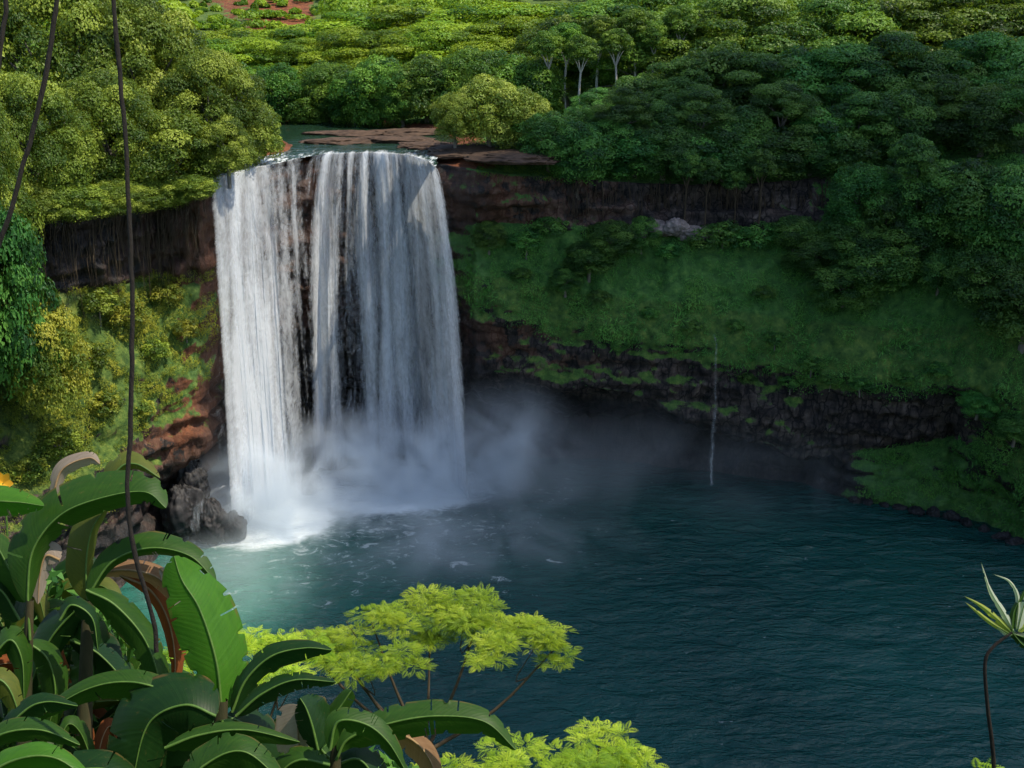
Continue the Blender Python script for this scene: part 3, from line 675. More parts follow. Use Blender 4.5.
slope_tree(1015, 3.5, 4, D_[2], M['cover'], 'low rounded tree nearest the right waterline', w=1.5)
shr = [(525, 4.8, 2.6), (548, 4.95, 2.8), (668, 4.8, 2.2), (700, 4.9, 3), (722, 4.95, 3.2), (745, 4.9, 3.2), (765, 4.95, 3), (600, 4.3, 1.8), (650, 4.2, 1.5), (690, 4.12, 1.6), (735, 4.2, 1.5), (775, 4.15, 1.7), (520, 4.4, 1.8), (940, 4.05, 1.8), (905, 4.02, 1.6), (810, 4.05, 1.9), (765, 4.5, 1.8), (860, 3.95, 1.8), (830, 3.9, 1.6), (790, 3.8, 1.7), (745, 3.7, 1.5), (620, 3.8, 1.5)]
for i, (px, lv_, h) in enumerate(sorted(shr)):
    q = gpoint(px, lv_); s = h / 2.8
    nm_ = (ORD + ['twenty-first', 'twenty-second'])[i]
    tree((q.x, q.y, q.z - .3), BUSH[i % 2], M['cover'], (s*1.4, s*1.4, s), f'low green shrub, {nm_} from the left on the shaded right slope', 'shrubs on the right slope', 'shrub')
def rim(px, ptop, pbase, Y, var, mat, label, name, w=1.0, group=None, bark='bark'):
    top = zat(ptop, Y); bz = zat(pbase, Y); s = (top - bz) / h0(var)
    X = xat(px, Y, (top + bz) / 2); tree((X, Y, bz), var, mat, (s * w, s * w, s), label, group, name, bark, trunk=name != 'cliff_tree')
for i, (px, h) in enumerate([(28, 5), (52, 4.2), (74, 4.6), (96, 3.8), (116, 4.4), (138, 3.8), (158, 4.2), (178, 3.6), (196, 3.4)]):
    slope_tree(px, 6.0, h, D_[i % 3], M['dome'], f'leafy tuft hanging over the left cliff edge, {ORD[i]} from left', 'fringe_tree', 1.6, group='leafy fringe of the left cliff edge')
gb = 'bushes on the rim beside the river'
rim(490, 76, 148, 168, D_[0], M['olive'], 'sunlit yellow-green bush on the rim beside the river', 'rim_bush', 1.0, gb)
rim(455, 92, 144, 166, D_[1], M['olive'], 'smaller yellowish bush leaning over the river bank, left of the bigger one', 'rim_bush', .9, gb)
rim(522, 88, 150, 168.5, D_[2], M['olive'], 'yellow-green bush right of the brightest bush on the rim', 'rim_bush', 1.0, gb)
rim(548, 112, 172, 164.5, D_[1], FO, 'dark green bush overhanging the cliff edge at the end of the rock shelf', 'rim_bush', 1.1, gb)
rim(578, 122, 186, 164, D_[2], FO, 'dark bush draped over the cliff edge, right of the overhanging one', 'rim_bush', 1.1, gb)
gd = 'big dome trees left of the fall'
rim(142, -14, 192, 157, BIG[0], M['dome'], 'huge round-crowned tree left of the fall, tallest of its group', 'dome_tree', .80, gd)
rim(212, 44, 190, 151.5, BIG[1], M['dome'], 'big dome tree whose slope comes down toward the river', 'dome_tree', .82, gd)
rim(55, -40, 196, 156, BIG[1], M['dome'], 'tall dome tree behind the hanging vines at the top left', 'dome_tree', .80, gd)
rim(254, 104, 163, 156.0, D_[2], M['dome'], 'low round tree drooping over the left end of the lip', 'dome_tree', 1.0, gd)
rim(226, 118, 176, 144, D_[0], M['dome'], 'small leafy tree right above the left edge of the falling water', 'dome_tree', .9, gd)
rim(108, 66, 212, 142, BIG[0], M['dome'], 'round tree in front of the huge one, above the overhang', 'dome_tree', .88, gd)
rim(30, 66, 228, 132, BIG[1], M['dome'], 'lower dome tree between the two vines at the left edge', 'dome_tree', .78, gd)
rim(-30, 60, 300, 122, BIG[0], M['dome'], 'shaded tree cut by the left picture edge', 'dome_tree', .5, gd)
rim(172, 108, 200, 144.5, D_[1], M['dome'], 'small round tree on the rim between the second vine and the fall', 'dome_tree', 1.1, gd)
rim(8, 200, 400, 118, D_[2], M['forest'], 'dim green tree on the left cliff below the vine', 'cliff_tree', .42, None)
rim(48, 300, 420, 119, D_[0], M['yellowgrass'], 'small tree on the left cliff, right of the dim one', 'cliff_tree', .6, None)
for i, (px, lv_, h) in enumerate([(82, 4.5, 4), (105, 4.2, 3), (128, 4.7, 3.6), (150, 4.4, 2.6), (168, 4.8, 3), (186, 4.5, 2.4), (60, 4.1, 3.4), (140, 4.05, 2.4), (30, 3.9, 3), (95, 4.85, 3.4)]):
    q = gpoint(px, lv_); s = h / 2.8
    tree((q.x, q.y, q.z - .4), BUSH[i % 2], M['yellowgrass' if i % 3 else 'dome'], (s * 1.1, s * 1.1, s), ['pale green bush high on the sunny left cliff beside the long vine', 'bush on the sunny left cliff, just left of the long vine', 'bush under the overhang, just right of the long vine', 'yellowish bush in the middle of the sunny left cliff', 'green bush tucked under the hanging roots', 'bush nearest the falling water on the left cliff', 'leafy bush over the pale dead leaf at far left', 'low bush above the brown rock at the left cliff foot', 'yellow bush above the orange blossom', 'dull green bush beneath the dark overhang'][i], 'bushes on the sunny left cliff', 'cliff_bush')

bk = [(232, 62, 208), (256, 72, 210), (280, 62, 206), (304, 76, 206), (330, 60, 208), (354, 70, 204), (378, 56, 202), (402, 66, 199), (426, 54, 199), (450, 58, 199), (476, 46, 200), (504, 50, 200), (532, 58, 198)]
row(bk, [D_[0], D_[1], D_[2]], M['umbrella'], 'in the row along the far river bank', 'trees on the far river bank', 'bank_tree', ['round leafy tree', 'leafy tree'], 'palebark', 1.0)
bk2 = [(215, 44, 232), (258, 42, 236), (302, 44, 234), (346, 32, 236), (390, 36, 232), (434, 28, 234), (478, 32, 232), (522, 22, 236), (566, 30, 230)]
row(bk2, [U[0], U[2], U[1], U[3]], M['bright'], 'behind the far river bank', 'bright flat-topped trees behind the river', 'umbrella_tree', ['bright flat-topped tree'], 'palebark', 1.35)
bk3 = [(240, 33, 268), (296, 29, 264), (350, 18, 270), (404, 14, 266), (458, 16, 268), (512, 8, 264), (566, 10, 266)]
row(bk3, [U[2], U[3], U[0], U[1]], M['bright'], 'in the hindmost bright row', 'bright trees of the hindmost row', 'umbrella_tree', ['low flat-crowned tree'], 'palebark', 1.9)

# far woodland: one mass
def far_wood():
    C = []; Nn = []; T = []
    r = random.Random(4)
    k = 0
    while k < 1080:
        Y = 275 + 900 * r.random() ** 1.8; px = r.uniform(-80, 1120)
        if k >= 800: Y = r.uniform(310, 640); px = r.uniform(170, 350)
        X = xat(px, Y, 50)
        zz = float(plateau(np.array([X]), np.array([Y]))[0])
        
        R0 = r.uniform(6, 12); H = r.uniform(6.5, 10.5)
        if 175 < px < 345 and Y > 300: R0 *= r.uniform(.12, .4); H *= r.uniform(.12, .4)
        n = int((1500 if R0 > 5 else 220) * min(1, 320 / Y) ** .7)
        d = rng.normal(0, 1, (n, 3)); d[:, 2] = np.abs(d[:, 2]) * .9; d /= np.linalg.norm(d, axis=1)[:, None]
        q = 1 + .3 * vnoise(d * 3 + k, 2)[:, None]
        C.append(np.array([X, Y, zz + H * .35]) + d * q * np.array([R0, R0, H * .6])); Nn.append(d); T.append(np.full(n, r.random()) + rng.normal(0, .12, n)); k += 1
    C = np.concatenate(C); Nn = np.concatenate(Nn); T = np.concatenate(T)
    V, Fc = leafcards(C, Nn, np.full(len(C), 1.0) * np.clip(C[:, 1] / 320, 1, 3), .7, .4)
    o = link('far_woodland', npmesh('far_woodland', V, Fc, False, dict(tint=np.repeat(np.clip(T, 0, 1), 4))), M['bright'])
    tag(o, 'distant green woodland canopy beyond the river', 'woodland', kind='stuff')
far_wood()

# ------------------------------------------------------------------ ground cover
def cover(name, mask, count, size, mat, label, upw=.9, asp=.35, lift=.1, lump=.6, ls=2.2, kp=-.25):
    w = (mask * (LV > 1.0))[:-1, :-1]
    e1 = G[1:, :-1] - G[:-1, :-1]; e2 = G[:-1, 1:] - G[:-1, :-1]; area = np.linalg.norm(np.cross(e1, e2), axis=-1)
    pr = (w * area * (G[:-1, :-1, 1] < 185)).ravel(); pr /= pr.sum()
    idx = rng.choice(len(pr), count, p=pr); i, j = np.unravel_index(idx, w.shape)
    a = rng.random(count)[:, None]; b = rng.random(count)[:, None]
    C = G[i, j] + a * e1[i, j] + b * e2[i, j]
    nn = np.cross(e2[i, j], e1[i, j]); nn /= np.linalg.norm(nn, axis=1)[:, None] + 1e-9
    nn *= np.where(nn[:, 1:2] > 0, -1, 1)
    cl = fbm(C / ls, 55, 3); keep = cl > kp; C, nn, cl = C[keep], nn[keep], cl[keep]
    C = C + nn * (lift + np.clip(cl, 0, 1)[:, None] * lump) * rng.random((len(C), 1))
    V, Fc = leafcards(C, nn + np.array([0, -.2, .5]), np.full(len(C), size) * (.8 + np.clip(cl, 0, 1)), asp, .55, up=(0, -.3, upw))
    t = np.clip(.5 + cl * .7 + rng.normal(0, .12, len(C)), 0, 1)
    tag(link(name, npmesh(name, V, Fc, False, dict(tint=np.repeat(t, 4))), mat), label, 'vegetation', kind='stuff')
lvm = (LV < 6)
rightm = np.tile((PXS > 455)[None, :], (LV.shape[0], 1)); leftm = ~rightm
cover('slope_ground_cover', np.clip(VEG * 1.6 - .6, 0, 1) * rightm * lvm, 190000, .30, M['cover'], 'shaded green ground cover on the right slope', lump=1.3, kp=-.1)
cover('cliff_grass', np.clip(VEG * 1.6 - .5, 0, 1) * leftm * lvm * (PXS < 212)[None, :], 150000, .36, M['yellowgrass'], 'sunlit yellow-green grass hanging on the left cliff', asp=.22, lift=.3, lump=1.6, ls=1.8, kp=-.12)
cover('slope_ferns', np.clip(VEG * 1.6 - .6, 0, 1) * rightm * lvm, 26000, .62, M['cover'], 'taller ferns and grass tufts on the right slope', lump=1.2, kp=.1, ls=3.5, asp=.2, lift=.35)
RD = river_dist(G[..., 0], G[..., 1])
cover('forest_understory', (RD > 4) * (LV > 6) * ((PXS > 545) | (PXS < 190))[None, :], 130000, .5, M['forest'], 'dark leafy understory beneath the trees on the plateau', lump=4, ls=4, lift=.8, kp=-.5, asp=.5)
cover('rim_grass', (RD > 3) * (LV > 5.9) * ((PXS > 190) & (PXS < 560))[None, :], 22000, .32, M['umbrella'], 'low green plants along the river banks')

# hanging roots and dead creepers under the left overhang
def hanging_roots(pxa, pxb, n, label, lo_, hi_, mt):
    mb = MB()
    for _ in range(n):
        px = random.uniform(pxa, pxb); q = gpoint(px, random.uniform(5.55, 6.0)); l = random.uniform(lo_, hi_); r = random.uniform(.03, .1)
        y0 = q.y - random.uniform(.2, 1.3); pts = [(q.x, q.y, q.z + .3), (q.x + random.uniform(-.2, .2), y0 - .3, q.z - l * .3), (q.x + random.uniform(-.4, .4), y0 - .2, q.z - l)]
        mb.tube(catmull(pts, 7), np.linspace(r, r * .3, 7), 4)
    tag(link('hanging_roots', mb.mesh('hanging_roots'), M[mt]), label, 'roots', kind='stuff')
hanging_roots(20, 206, 260, 'brown roots and dead creepers hanging under the left overhang', 2, 9, 'rootbrown')
hanging_roots(560, 860, 200, 'thin roots hanging down the bare right cliff band', 1.5, 7, 'rootbrown')
# pale boulders under the right cliff band
for i, (px, lv_, r_) in enumerate([(655, 5.08, (2.6, 1.6, 1.3)), (672, 5.12, (2.0, 1.5, 1.5)), (690, 5.04, (2.8, 1.6, 1.1)), (706, 5.06, (2.0, 1.4, 1.2)), (640, 5.02, (1.8, 1.4, 1.0))]):
    q = gpoint(px, lv_); boulder(q + Vector((0, -.6, .2)), r_, 60 + i, label=f'pale boulder at the foot of the bare cliff band, {ORD[[1, 2, 3, 4, 0][i]]} from the left', group='pale boulders under the right cliff', mat='paleboulder')
# brown rock shelf beside the lip
for i, (px, py, r_) in enumerate([(335, 142, (6, 3, .7)), (388, 141, (7.5, 3.4, .8)), (432, 147, (5.5, 3.4, .8)), (468, 152, (6.5, 5, .9)), (515, 157, (7.5, 5, .9)), (350, 134, (8, 2.6, .6)), (412, 133, (8, 3, .8))]):
    Y = (CAMZ - 49.3) / math.tan(TH - math.atan((384 - py) / F)); q = Vector((xat(px, Y, 49.3), Y, 49.25)); boulder(q, r_, 80 + i, 'rock_slab', label=['low brown slab in the river at the left end of the shelf', 'long brown slab just behind the middle of the lip', 'brown slab touching the right end of the lip', 'reddish slab on the rim just right of the fall', 'reddish slab under the dark overhanging bush', 'flat slab farther back in the river, left one', 'flat slab farther back in the river, right one'][i], group='brown slabs of the rock shelf', mat='slab')

# ------------------------------------------------------------------ clouds, unseen, added and shaped to shade the valley's right side
def shade_cloud():
    m, nt, out = newmat('shade_cloud_white'); d = nt.nodes.new('ShaderNodeBsdfDiffuse'); d.inputs[0].default_value = (.85, .87, .9, 1); nt.links.new(d.outputs[0], out.inputs[0])
    # footprint on the z = 50 level
    poly = [(4, 45), (3, 110), (2, 132), (-4, 143), (-4, 152), (-4, 160), (6, 166), (14, 174), (24, 188), (60, 190), (110, 186), (190, 200), (210, 120), (200, 40), (80, 44), (40, 40)]
    P = np.array(poly, float); H = 900.0
    def inside(x, y):
        c = False; j = len(P) - 1
        for i in range(len(P)):
            if ((P[i, 1] > y) != (P[j, 1] > y)) and (x < (P[j, 0] - P[i, 0]) * (y - P[i, 1]) / (P[j, 1] - P[i, 1]) + P[i, 0]): c = not c
            j = i
        return c
    def edged(x, y):
        b = 1e9
        for i in range(len(P)):
            a, q = P[i], P[(i + 1) % len(P)]; dd = q - a; t = max(0, min(1, ((x - a[0]) * dd[0] + (y - a[1]) * dd[1]) / (dd @ dd)))
            b = min(b, math.hypot(x - a[0] - t * dd[0], y - a[1] - t * dd[1]))
        return b
    shift = SUN * (H / SUN.z); mb = MB(); r = random.Random(3)
    n = 10; a = np.linspace(0, math.pi, n); b = np.linspace(0, 2 * math.pi, 2 * n); A, B = np.meshgrid(a, b, indexing='ij')
    D = np.stack([np.sin(A) * np.cos(B), np.sin(A) * np.sin(B), np.cos(A)], -1); Fc = gridfaces(n, 2 * n)
    k = 0
    for _ in range(3000):
        x, y = r.uniform(-12, 212), r.uniform(38, 202)
        if not inside(x, y): continue
        e = edged(x, y); rad = min(max(e, 2.2), 16) * 1.02
        if rad > 8 and r.random() < .8: continue
        V = D * (1 + .12 * vnoise(D * 2 + k, 1)[..., None]) * np.array([rad, rad, rad * .6]) + np.array([x + shift.x, y + shift.y, 50 + shift.z + r.uniform(-3, 3) + e * .2])
        mb.add(V.reshape(-1, 3), Fc); k += 1
    tag(link('shade_cloud', mb.mesh('shade_cloud'), m), 'white puffs added out of view to shade the right side of the valley', 'shade_cloud', kind='structure')
shade_cloud()

# ------------------------------------------------------------------ lime tree below the viewpoint
def frond_mesh():
    V = []; Fc = []
    n = 7
    for k in range(n):
        t = (k + 1) / n; x = t; z_ = -.18 * t * t
        for s in (-1, 1):
            l = .26 * math.sin(math.pi * (t * .8 + .15)) + .04; w = .05
            b = np.array([x, 0, z_]); tip = np.array([x + .12, s * l, z_ - .05]); m1 = np.array([x + .02, s * l * .5, z_ + .01])
            i = len(V); V += [b, m1 + [w, 0, 0], tip, m1 - [w, 0, 0]]; Fc.append([i, i + 1, i + 2, i + 3])
    return np.array(V), np.array(Fc)
FV, FF = frond_mesh()
def fronds(centres, outs, size, tint):
    n = len(centres); X = outs / (np.linalg.norm(outs, axis=1)[:, None] + 1e-9)
    upv = np.tile([0, 0, 1.], (n, 1)) + rng.normal(0, .25, (n, 3)); Yv = np.cross(upv, X); Yv /= np.linalg.norm(Yv, axis=1)[:, None] + 1e-9; Z = np.cross(X, Yv)
    s = size * rng.uniform(.7, 1.25, n)
    V = centres[:, None] + s[:, None, None] * (FV[None, :, 0:1] * X[:, None] + FV[None, :, 1:2] * Yv[:, None] + FV[None, :, 2:3] * Z[:, None])
    Fc = (np.arange(n)[:, None, None] * len(FV) + FF[None]).reshape(-1, 4)
    return V.reshape(-1, 3), Fc, np.repeat(tint, len(FV))
def lime_tree(name, base, pads, label, group, fs=.19, dens=200):
    e = empty(name, base); tag(e, label, 'tree', group); bpy.context.view_layer.update()
    C = []; O = []; T = []; sub = []
    for (c, rx, ry, rz_) in pads:
        for _ in range(7):
            a_ = random.uniform(0, 6.283); q_ = random.uniform(.15, .8); k_ = random.uniform(.30, .5)
            sub.append((Vector((c[0] + rx * q_ * math.cos(a_), c[1] + ry * q_ * math.sin(a_), c[2] + random.uniform(-.5, 1.0) * rz_)), rx * k_, ry * k_, rz_ * .45))
    for (c, rx, ry, rz_) in sub:
        c = np.array(tuple(c)); n = int(dens * rx * ry * 3.14)
        d = rng.normal(0, 1, (n, 3)); d[:, 2] = np.abs(d[:, 2]); d /= np.linalg.norm(d, axis=1)[:, None]
        q = rng.random(n)[:, None] ** .4
        pos = c + d * q * np.array([rx, ry, rz_]); out = d * [1, 1, .12] + rng.normal(0, .5, (n, 3)) * [1, 1, .22]
        C.append(pos); O.append(out); T.append(np.clip(.5 + .7 * rng.random() - .35 + rng.normal(0, .15, n), 0, 1))
    V, Fc, T = fronds(np.concatenate(C), np.concatenate(O), fs, np.concatenate(T))
    place(link('crown', npmesh('crown', V, Fc, False, dict(tint=T)), M['lime'], e), e)
    tb = MB(); b = Vector(base); top = sum((Vector(tuple(q[0])) for q in pads), Vector()) / len(pads)
    fork = b.lerp(top, .3); fork.x = b.x * .5 + top.x * .5
    tb.tube(catmull([b - Vector((0, 0, 1)), b.lerp(fork, .5) + Vector((.2, 0, 0)), fork], 9), np.linspace(.13, .09, 9))
    for q in pads[::2]:
        c = Vector(tuple(q[0])); m_ = fork.lerp(c, .55) - Vector((0, 0, (c - fork).length * .08))
        tb.tube(catmull([fork, m_, c + Vector((0, 0, q[3] * .3))], 9), np.linspace(.05, .016, 9), 6)
        for _ in range(1):
            o_ = c + Vector((random.uniform(-.7, .7) * q[1], random.uniform(-.7, .7) * q[2], q[3] * .4))
            tb.tube(catmull([m_.lerp(c, .6), (m_ + o_) / 2 + Vector((0, 0, -.05)), o_], 6), np.linspace(.02, .009, 6), 5)
    place(link('trunk', tb.mesh('trunk'), M['rootbrown'], e), e)
def pad(px, py, d, wpx, hpx): return (near(px, py, d), wpx / F * d, wpx / F * d * .8, hpx / F * d * .6)
A1 = [pad(300, 640, 24, 34, 12), pad(340, 656, 23.5, 34, 10), pad(372, 625, 24, 42, 14), pad(425, 612, 25, 50, 15), pad(480, 616, 25, 52, 16), pad(530, 630, 24.5, 42, 16), pad(552, 655, 24, 24, 22), pad(500, 642, 23.6, 34, 9),
      pad(330, 640, 24, 36, 12), pad(395, 660, 23, 36, 12), pad(350, 668, 22.6, 34, 11), pad(482, 662, 23, 24, 7), pad(430, 640, 24.6, 30, 8), pad(546, 640, 24, 26, 14)]
lime_tree('lime_tree', (near(420, 800, 24)), A1, 'bright lime-green flat-crowned tree standing against the pool below the viewpoint', 'lime-green trees below the viewpoint')
A2 = [pad(600, 745, 21, 40, 14), pad(560, 760, 20.5, 50, 12), pad(630, 765, 21, 34, 10), pad(500, 765, 20, 42, 10), pad(600, 790, 20.5, 70, 14), pad(440, 780, 20, 40, 14)]
lime_tree('lime_tree', near(585, 930, 21), A2, 'lime-green treetop cut by the bottom edge, right of the banana leaves', 'lime-green trees below the viewpoint')
A3 = [pad(268, 650, 22, 40, 16), pad(225, 652, 21.5, 40, 16), pad(188, 660, 21, 38, 18), pad(310, 652, 22, 26, 12), pad(285, 675, 21.5, 32, 13), pad(240, 690, 21, 44, 14), pad(180, 700, 20.5, 40, 16)]
lime_tree('lime_tree', near(230, 840, 21.5), A3, 'lime-green tree behind the upright banana leaf', 'lime-green trees below the viewpoint')
A4 = [pad(975, 768, 18, 12, 5), pad(988, 775, 18, 14, 5)]
lime_tree('lime_sapling', near(980, 900, 18), A4, 'tip of a lime-green sapling at the bottom edge on the right', None, .3, 60)

# ------------------------------------------------------------------ big leaves in front
def bananamat(name, c1, c2, dry=False, gloss=.5):
    m, nt, out = newmat(name); L = nt.links.new
    uv = nt.nodes.new('ShaderNodeTexCoord').outputs['UV']
    sep = nt.nodes.new('ShaderNodeSeparateXYZ'); L(uv, sep.inputs[0])
    # vein coordinate: along the length, slanting towards the tip at the margin
    s = math_(nt, 'SUBTRACT', sep.outputs[1], math_(nt, 'MULTIPLY', math_(nt, 'ABSOLUTE', sep.outputs[0]), .10))
    cv = nt.nodes.new('ShaderNodeCombineXYZ'); L(s, cv.inputs[0])
    v = noise(nt, cv.outputs[0], 55, 3, .7)
    wv = math_(nt, 'SINE', math_(nt, 'MULTIPLY', s, 230)); 
    blot = noise(nt, uv, 4, 5, .6)
    col = ramp(nt, [(.3, c1), (.7, c2)], math_(nt, 'ADD', math_(nt, 'MULTIPLY', v, .55), math_(nt, 'MULTIPLY', blot, .45))).outputs[0]
    edge = math_(nt, 'POWER', math_(nt, 'ABSOLUTE', sep.outputs[0]), 9)
    brown = math_(nt, 'MULTIPLY', edge, ramp(nt, [(.55, (0, 0, 0)), (.7, (1, 1, 1))], noise(nt, uv, 9, 4)).outputs[0])
    spots = ramp(nt, [(.60, (0, 0, 0)), (.70, (1, 1, 1))], noise(nt, mapping(nt, uv, (1.2, 6, 1)), 5, 6, .7)).outputs[0]
    col = mixc(nt, math_(nt, 'MULTIPLY', spots, .55), col, (.13, .10, .03))
    col = mixc(nt, math_(nt, 'MULTIPLY', brown, .9), col, (.16, .09, .03))
    p_ = N(nt, 'ShaderNodeBsdfPrincipled', i_Roughness=gloss if not dry else .8); p_.inputs['Specular IOR Level'].default_value = .28 if not dry else .2
    L(col, p_.inputs['Base Color'])
    hh = math_(nt, 'ADD', math_(nt, 'MULTIPLY', wv, .12), math_(nt, 'MULTIPLY', v, 1.0))
    b = N(nt, 'ShaderNodeBump', i_Strength=.3, i_Distance=.005); L(hh, b.inputs['Height']); L(b.outputs[0], p_.inputs['Normal'])
    t = nt.nodes.new('ShaderNodeBsdfTranslucent'); L(mixc(nt, .5, col, (c2[0]*1.5, c2[1]*1.7, c2[2] * .6)), t.inputs[0])
    mx = nt.nodes.new('ShaderNodeMixShader'); mx.inputs[0].default_value = .38; L(p_.outputs[0], mx.inputs[1]); L(t.outputs[0], mx.inputs[2]); L(mx.outputs[0], out.inputs[0])
    return m
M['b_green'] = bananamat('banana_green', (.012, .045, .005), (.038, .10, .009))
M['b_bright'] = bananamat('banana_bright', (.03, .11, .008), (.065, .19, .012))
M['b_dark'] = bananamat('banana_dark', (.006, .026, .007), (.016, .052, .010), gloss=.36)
M['b_olive'] = bananamat('banana_olive', (.05, .08, .012), (.13, .14, .02))
M['b_dry'] = bananamat('dry_leaf', (.14, .07, .035), (.30, .18, .10), True)
M['b_pale'] = bananamat('pale_dry_leaf', (.17, .13, .10), (.34, .28, .24), True)
M['b_rust'] = bananamat('rusty_leaf', (.12, .03, .012), (.26, .08, .02), True)
M['rib'] = simple('midrib', (.04, .10, .015), .5, 0, (.09, .16, .03), 20)
M['dryrib'] = simple('dry_midrib', (.2, .13, .06), .8, 0, (.3, .2, .1), 20)
M['stem'] = simple('banana_stem', (.015, .025, .008), .8, .3, (.06, .045, .02), 8, (1, 1, .2))

def big_leaf(parent, pts, wl, wr, mat='b_green', rl=25, rr=25, depth=6.0, prof=(.75, .7), rib=.008, name='leaf', label=None, wav=.05, seed=None, n=150, petiole=0.0, bend=10, torn=.02):
    rl, rr = rl + 12, rr + 12; slits = {}
    """pts: midrib as (px, py[, depth]); wl/wr: half widths in px of left/right half at the widest place; rl/rr: angle of each half out of the picture plane"""
    seed = seed if seed is not None else random.randint(0, 999)
    P3 = [near(q[0], q[1], q[2] if len(q) > 2 else depth) for q in pts]
    C = catmull(P3, n); T = np.gradient(C, axis=0); T /= np.linalg.norm(T, axis=1)[:, None]
    cam = np.array([0, 0, CAMZ]); view = C - cam; dist = np.linalg.norm(view, axis=1); view /= dist[:, None]
    S = np.cross(view, T); S /= np.linalg.norm(S, axis=1)[:, None] + 1e-9        # picture-plane perpendicular (right of travel)
    Wn = np.cross(S, T); Wn *= np.sign((Wn * view).sum(1))[:, None]              # away from the viewer
    u = np.linspace(0, 1, n); uu = np.clip((u - petiole) / (1 - petiole), 0, 1)
    w = np.sin(math.pi * uu ** prof[0]) ** prof[1]; w[0] = w[-1] = 0; w[uu <= 0] = 0
    k = 9; rows_ = []
    L_ = np.linalg.norm(np.diff(C, axis=0), axis=1).sum()
    for sgn, W_, rol in ((-1, wl, rl), (1, wr, rr)):
        rs = np.random.default_rng(seed + 50 + sgn); sl = (rs.random(n - 1) < torn) & (u[1:] > .15) & (u[1:] < .96); q0 = rs.uniform(.15, .6, n - 1); slits[sgn] = (sl, q0)
        segid = np.concatenate([[0], np.cumsum(sl)]); segoff = rs.normal(0, 1, 400)[segid]
        for i in (range(k, -1, -1) if sgn < 0 else range(0, k + 1)):
            q = i / k; wid = W_ * (1.15 if W_ > 8 else 1) / F * depth * w
            ang = R(rol) + R(bend) * (q - .4)
            tn = vnoise(np.stack([u * 9 + q * .5, u * 0 + seed, u * 0 + sgn], -1), seed); nz_ = vnoise(np.stack([u * 26 + q * .8, u * 0 + seed, u * 0 + 9], -1), seed + 3)
            tear = 1 + .07 * tn * q ** 3 - .22 * sstep(.60, .72, nz_) * q ** 6
            off = (S * sgn * math.cos(ang) + Wn * math.sin(ang)) * (wid * q * tear)[:, None]
            rip = wav * L_ * .30 * vnoise(np.stack([u * 5, u * 0 + sgn * 3 + seed, u * 0 + q], -1), seed) * q * w
            so = segoff * wid * .08 * q * q
            rows_.append((C + off + Wn * (rip + so)[:, None], sgn * q))
    V = np.stack([r_[0] for r_ in rows_], 0); nn = len(rows_)
    UV = np.stack([np.repeat(np.array([r_[1] for r_ in rows_])[:, None], n, 1), np.tile((u * L_)[None], (nn, 1))], -1)
    Fg = gridfaces(nn, n).reshape(nn - 1, n - 1, 4); keep = np.ones((nn - 1, n - 1), bool); qs = [abs(r_[1]) for r_ in rows_]
    for a_ in range(nn - 1):
        sg = -1 if a_ < k else 1; sl, q0 = slits[sg]; keep[a_] = ~(sl & (min(qs[a_], qs[a_ + 1]) > q0))
    keep[k] = False
    lo = link(name, npmesh(name, V, Fg[keep], True, uv=UV), M[mat], parent); place(lo, parent)
    if label: lo['label'] = label
    mb = MB(); mb.tube(C - Wn * .002, np.linspace(rib, rib * .25, n), 6)
    ro = link('midrib', mb.mesh('midrib'), M['dryrib' if mat in ('b_dry', 'b_pale', 'b_rust') else 'rib'], lo); return lo
def plant(name, px, py, d, label, group, hgt=.0, stems=()):
    q = near(px, py, d); g = Vector((q.x, q.y, q.z)); e = empty(name, g); tag(e, label, 'plant', group); bpy.context.view_layer.update()
    for s in stems:
        mb = MB(); pts = [near(*s_[:3]) for s_ in s]; C = catmull(pts, 14); mb.tube(C, np.linspace(s[0][3], s[-1][3], 14), 10)
        place(link('stem', mb.mesh('stem'), M['stem'], e), e)
    return e
grp = 'broad-leaved banana plants at the viewpoint'
pa = plant('banana_plant', 80, 860, 6.3, 'broad-leaved banana plant with arching leaves at the far lower left', grp, stems=[[(86, 880, 6.4, .07), (84, 760, 6.4, .055), (88, 600, 6.35, .03)], [(20, 880, 6.2, .06), (24, 740, 6.2, .045), (30, 600, 6.1, .02)]])
big_leaf(pa, [(30, 640), (28, 590), (34, 548), (62, 514), (105, 497), (145, 492), (166, 508)], 30, 24, 'b_green', 20, 35, 6.1, (.9, .6), petiole=.12, seed=1)
big_leaf(pa, [(-60, 520), (-20, 503), (15, 502), (44, 506)], 17, 20, 'b_bright', 15, 25, 6.0, (.6, .6), seed=2)
big_leaf(pa, [(88, 600), (86, 565), (92, 530), (108, 505)], 26, 22, 'b_olive', 30, 55, 6.35, (.8, .6), seed=3)
big_leaf(pa, [(88, 596), (112, 562), (150, 548), (190, 556), (216, 582)], 18, 14, 'b_green', 20, 45, 6.3, (.85, .6), seed=4)
big_leaf(pa, [(95, 575), (125, 570), (158, 578), (182, 606), (192, 640)], 12, 15, 'b_dry', 20, 40, 6.45, (.8, .6), name='dry_leaf', label='brown dried leaf curling under the green ones', seed=5)
big_leaf(pa, [(120, 575), (150, 590), (168, 620), (175, 660), (172, 700)], 16, 12, 'b_rust', 20, 40, 6.5, (.8, .6), name='dry_leaf', label='rust-coloured dead leaf hanging down', seed=51)
big_leaf(pa, [(160, 568), (176, 586), (186, 612), (190, 650)], 10, 9, 'b_pale', 20, 10, 6.4, (.8, .6), name='dry_leaf', label='pale grey dried leaf hanging down', seed=6)
big_leaf(pa, [(86, 590), (116, 606), (146, 642), (160, 690), (150, 720)], 20, 18, 'b_green', 35, 20, 6.1, (.8, .6), seed=7)
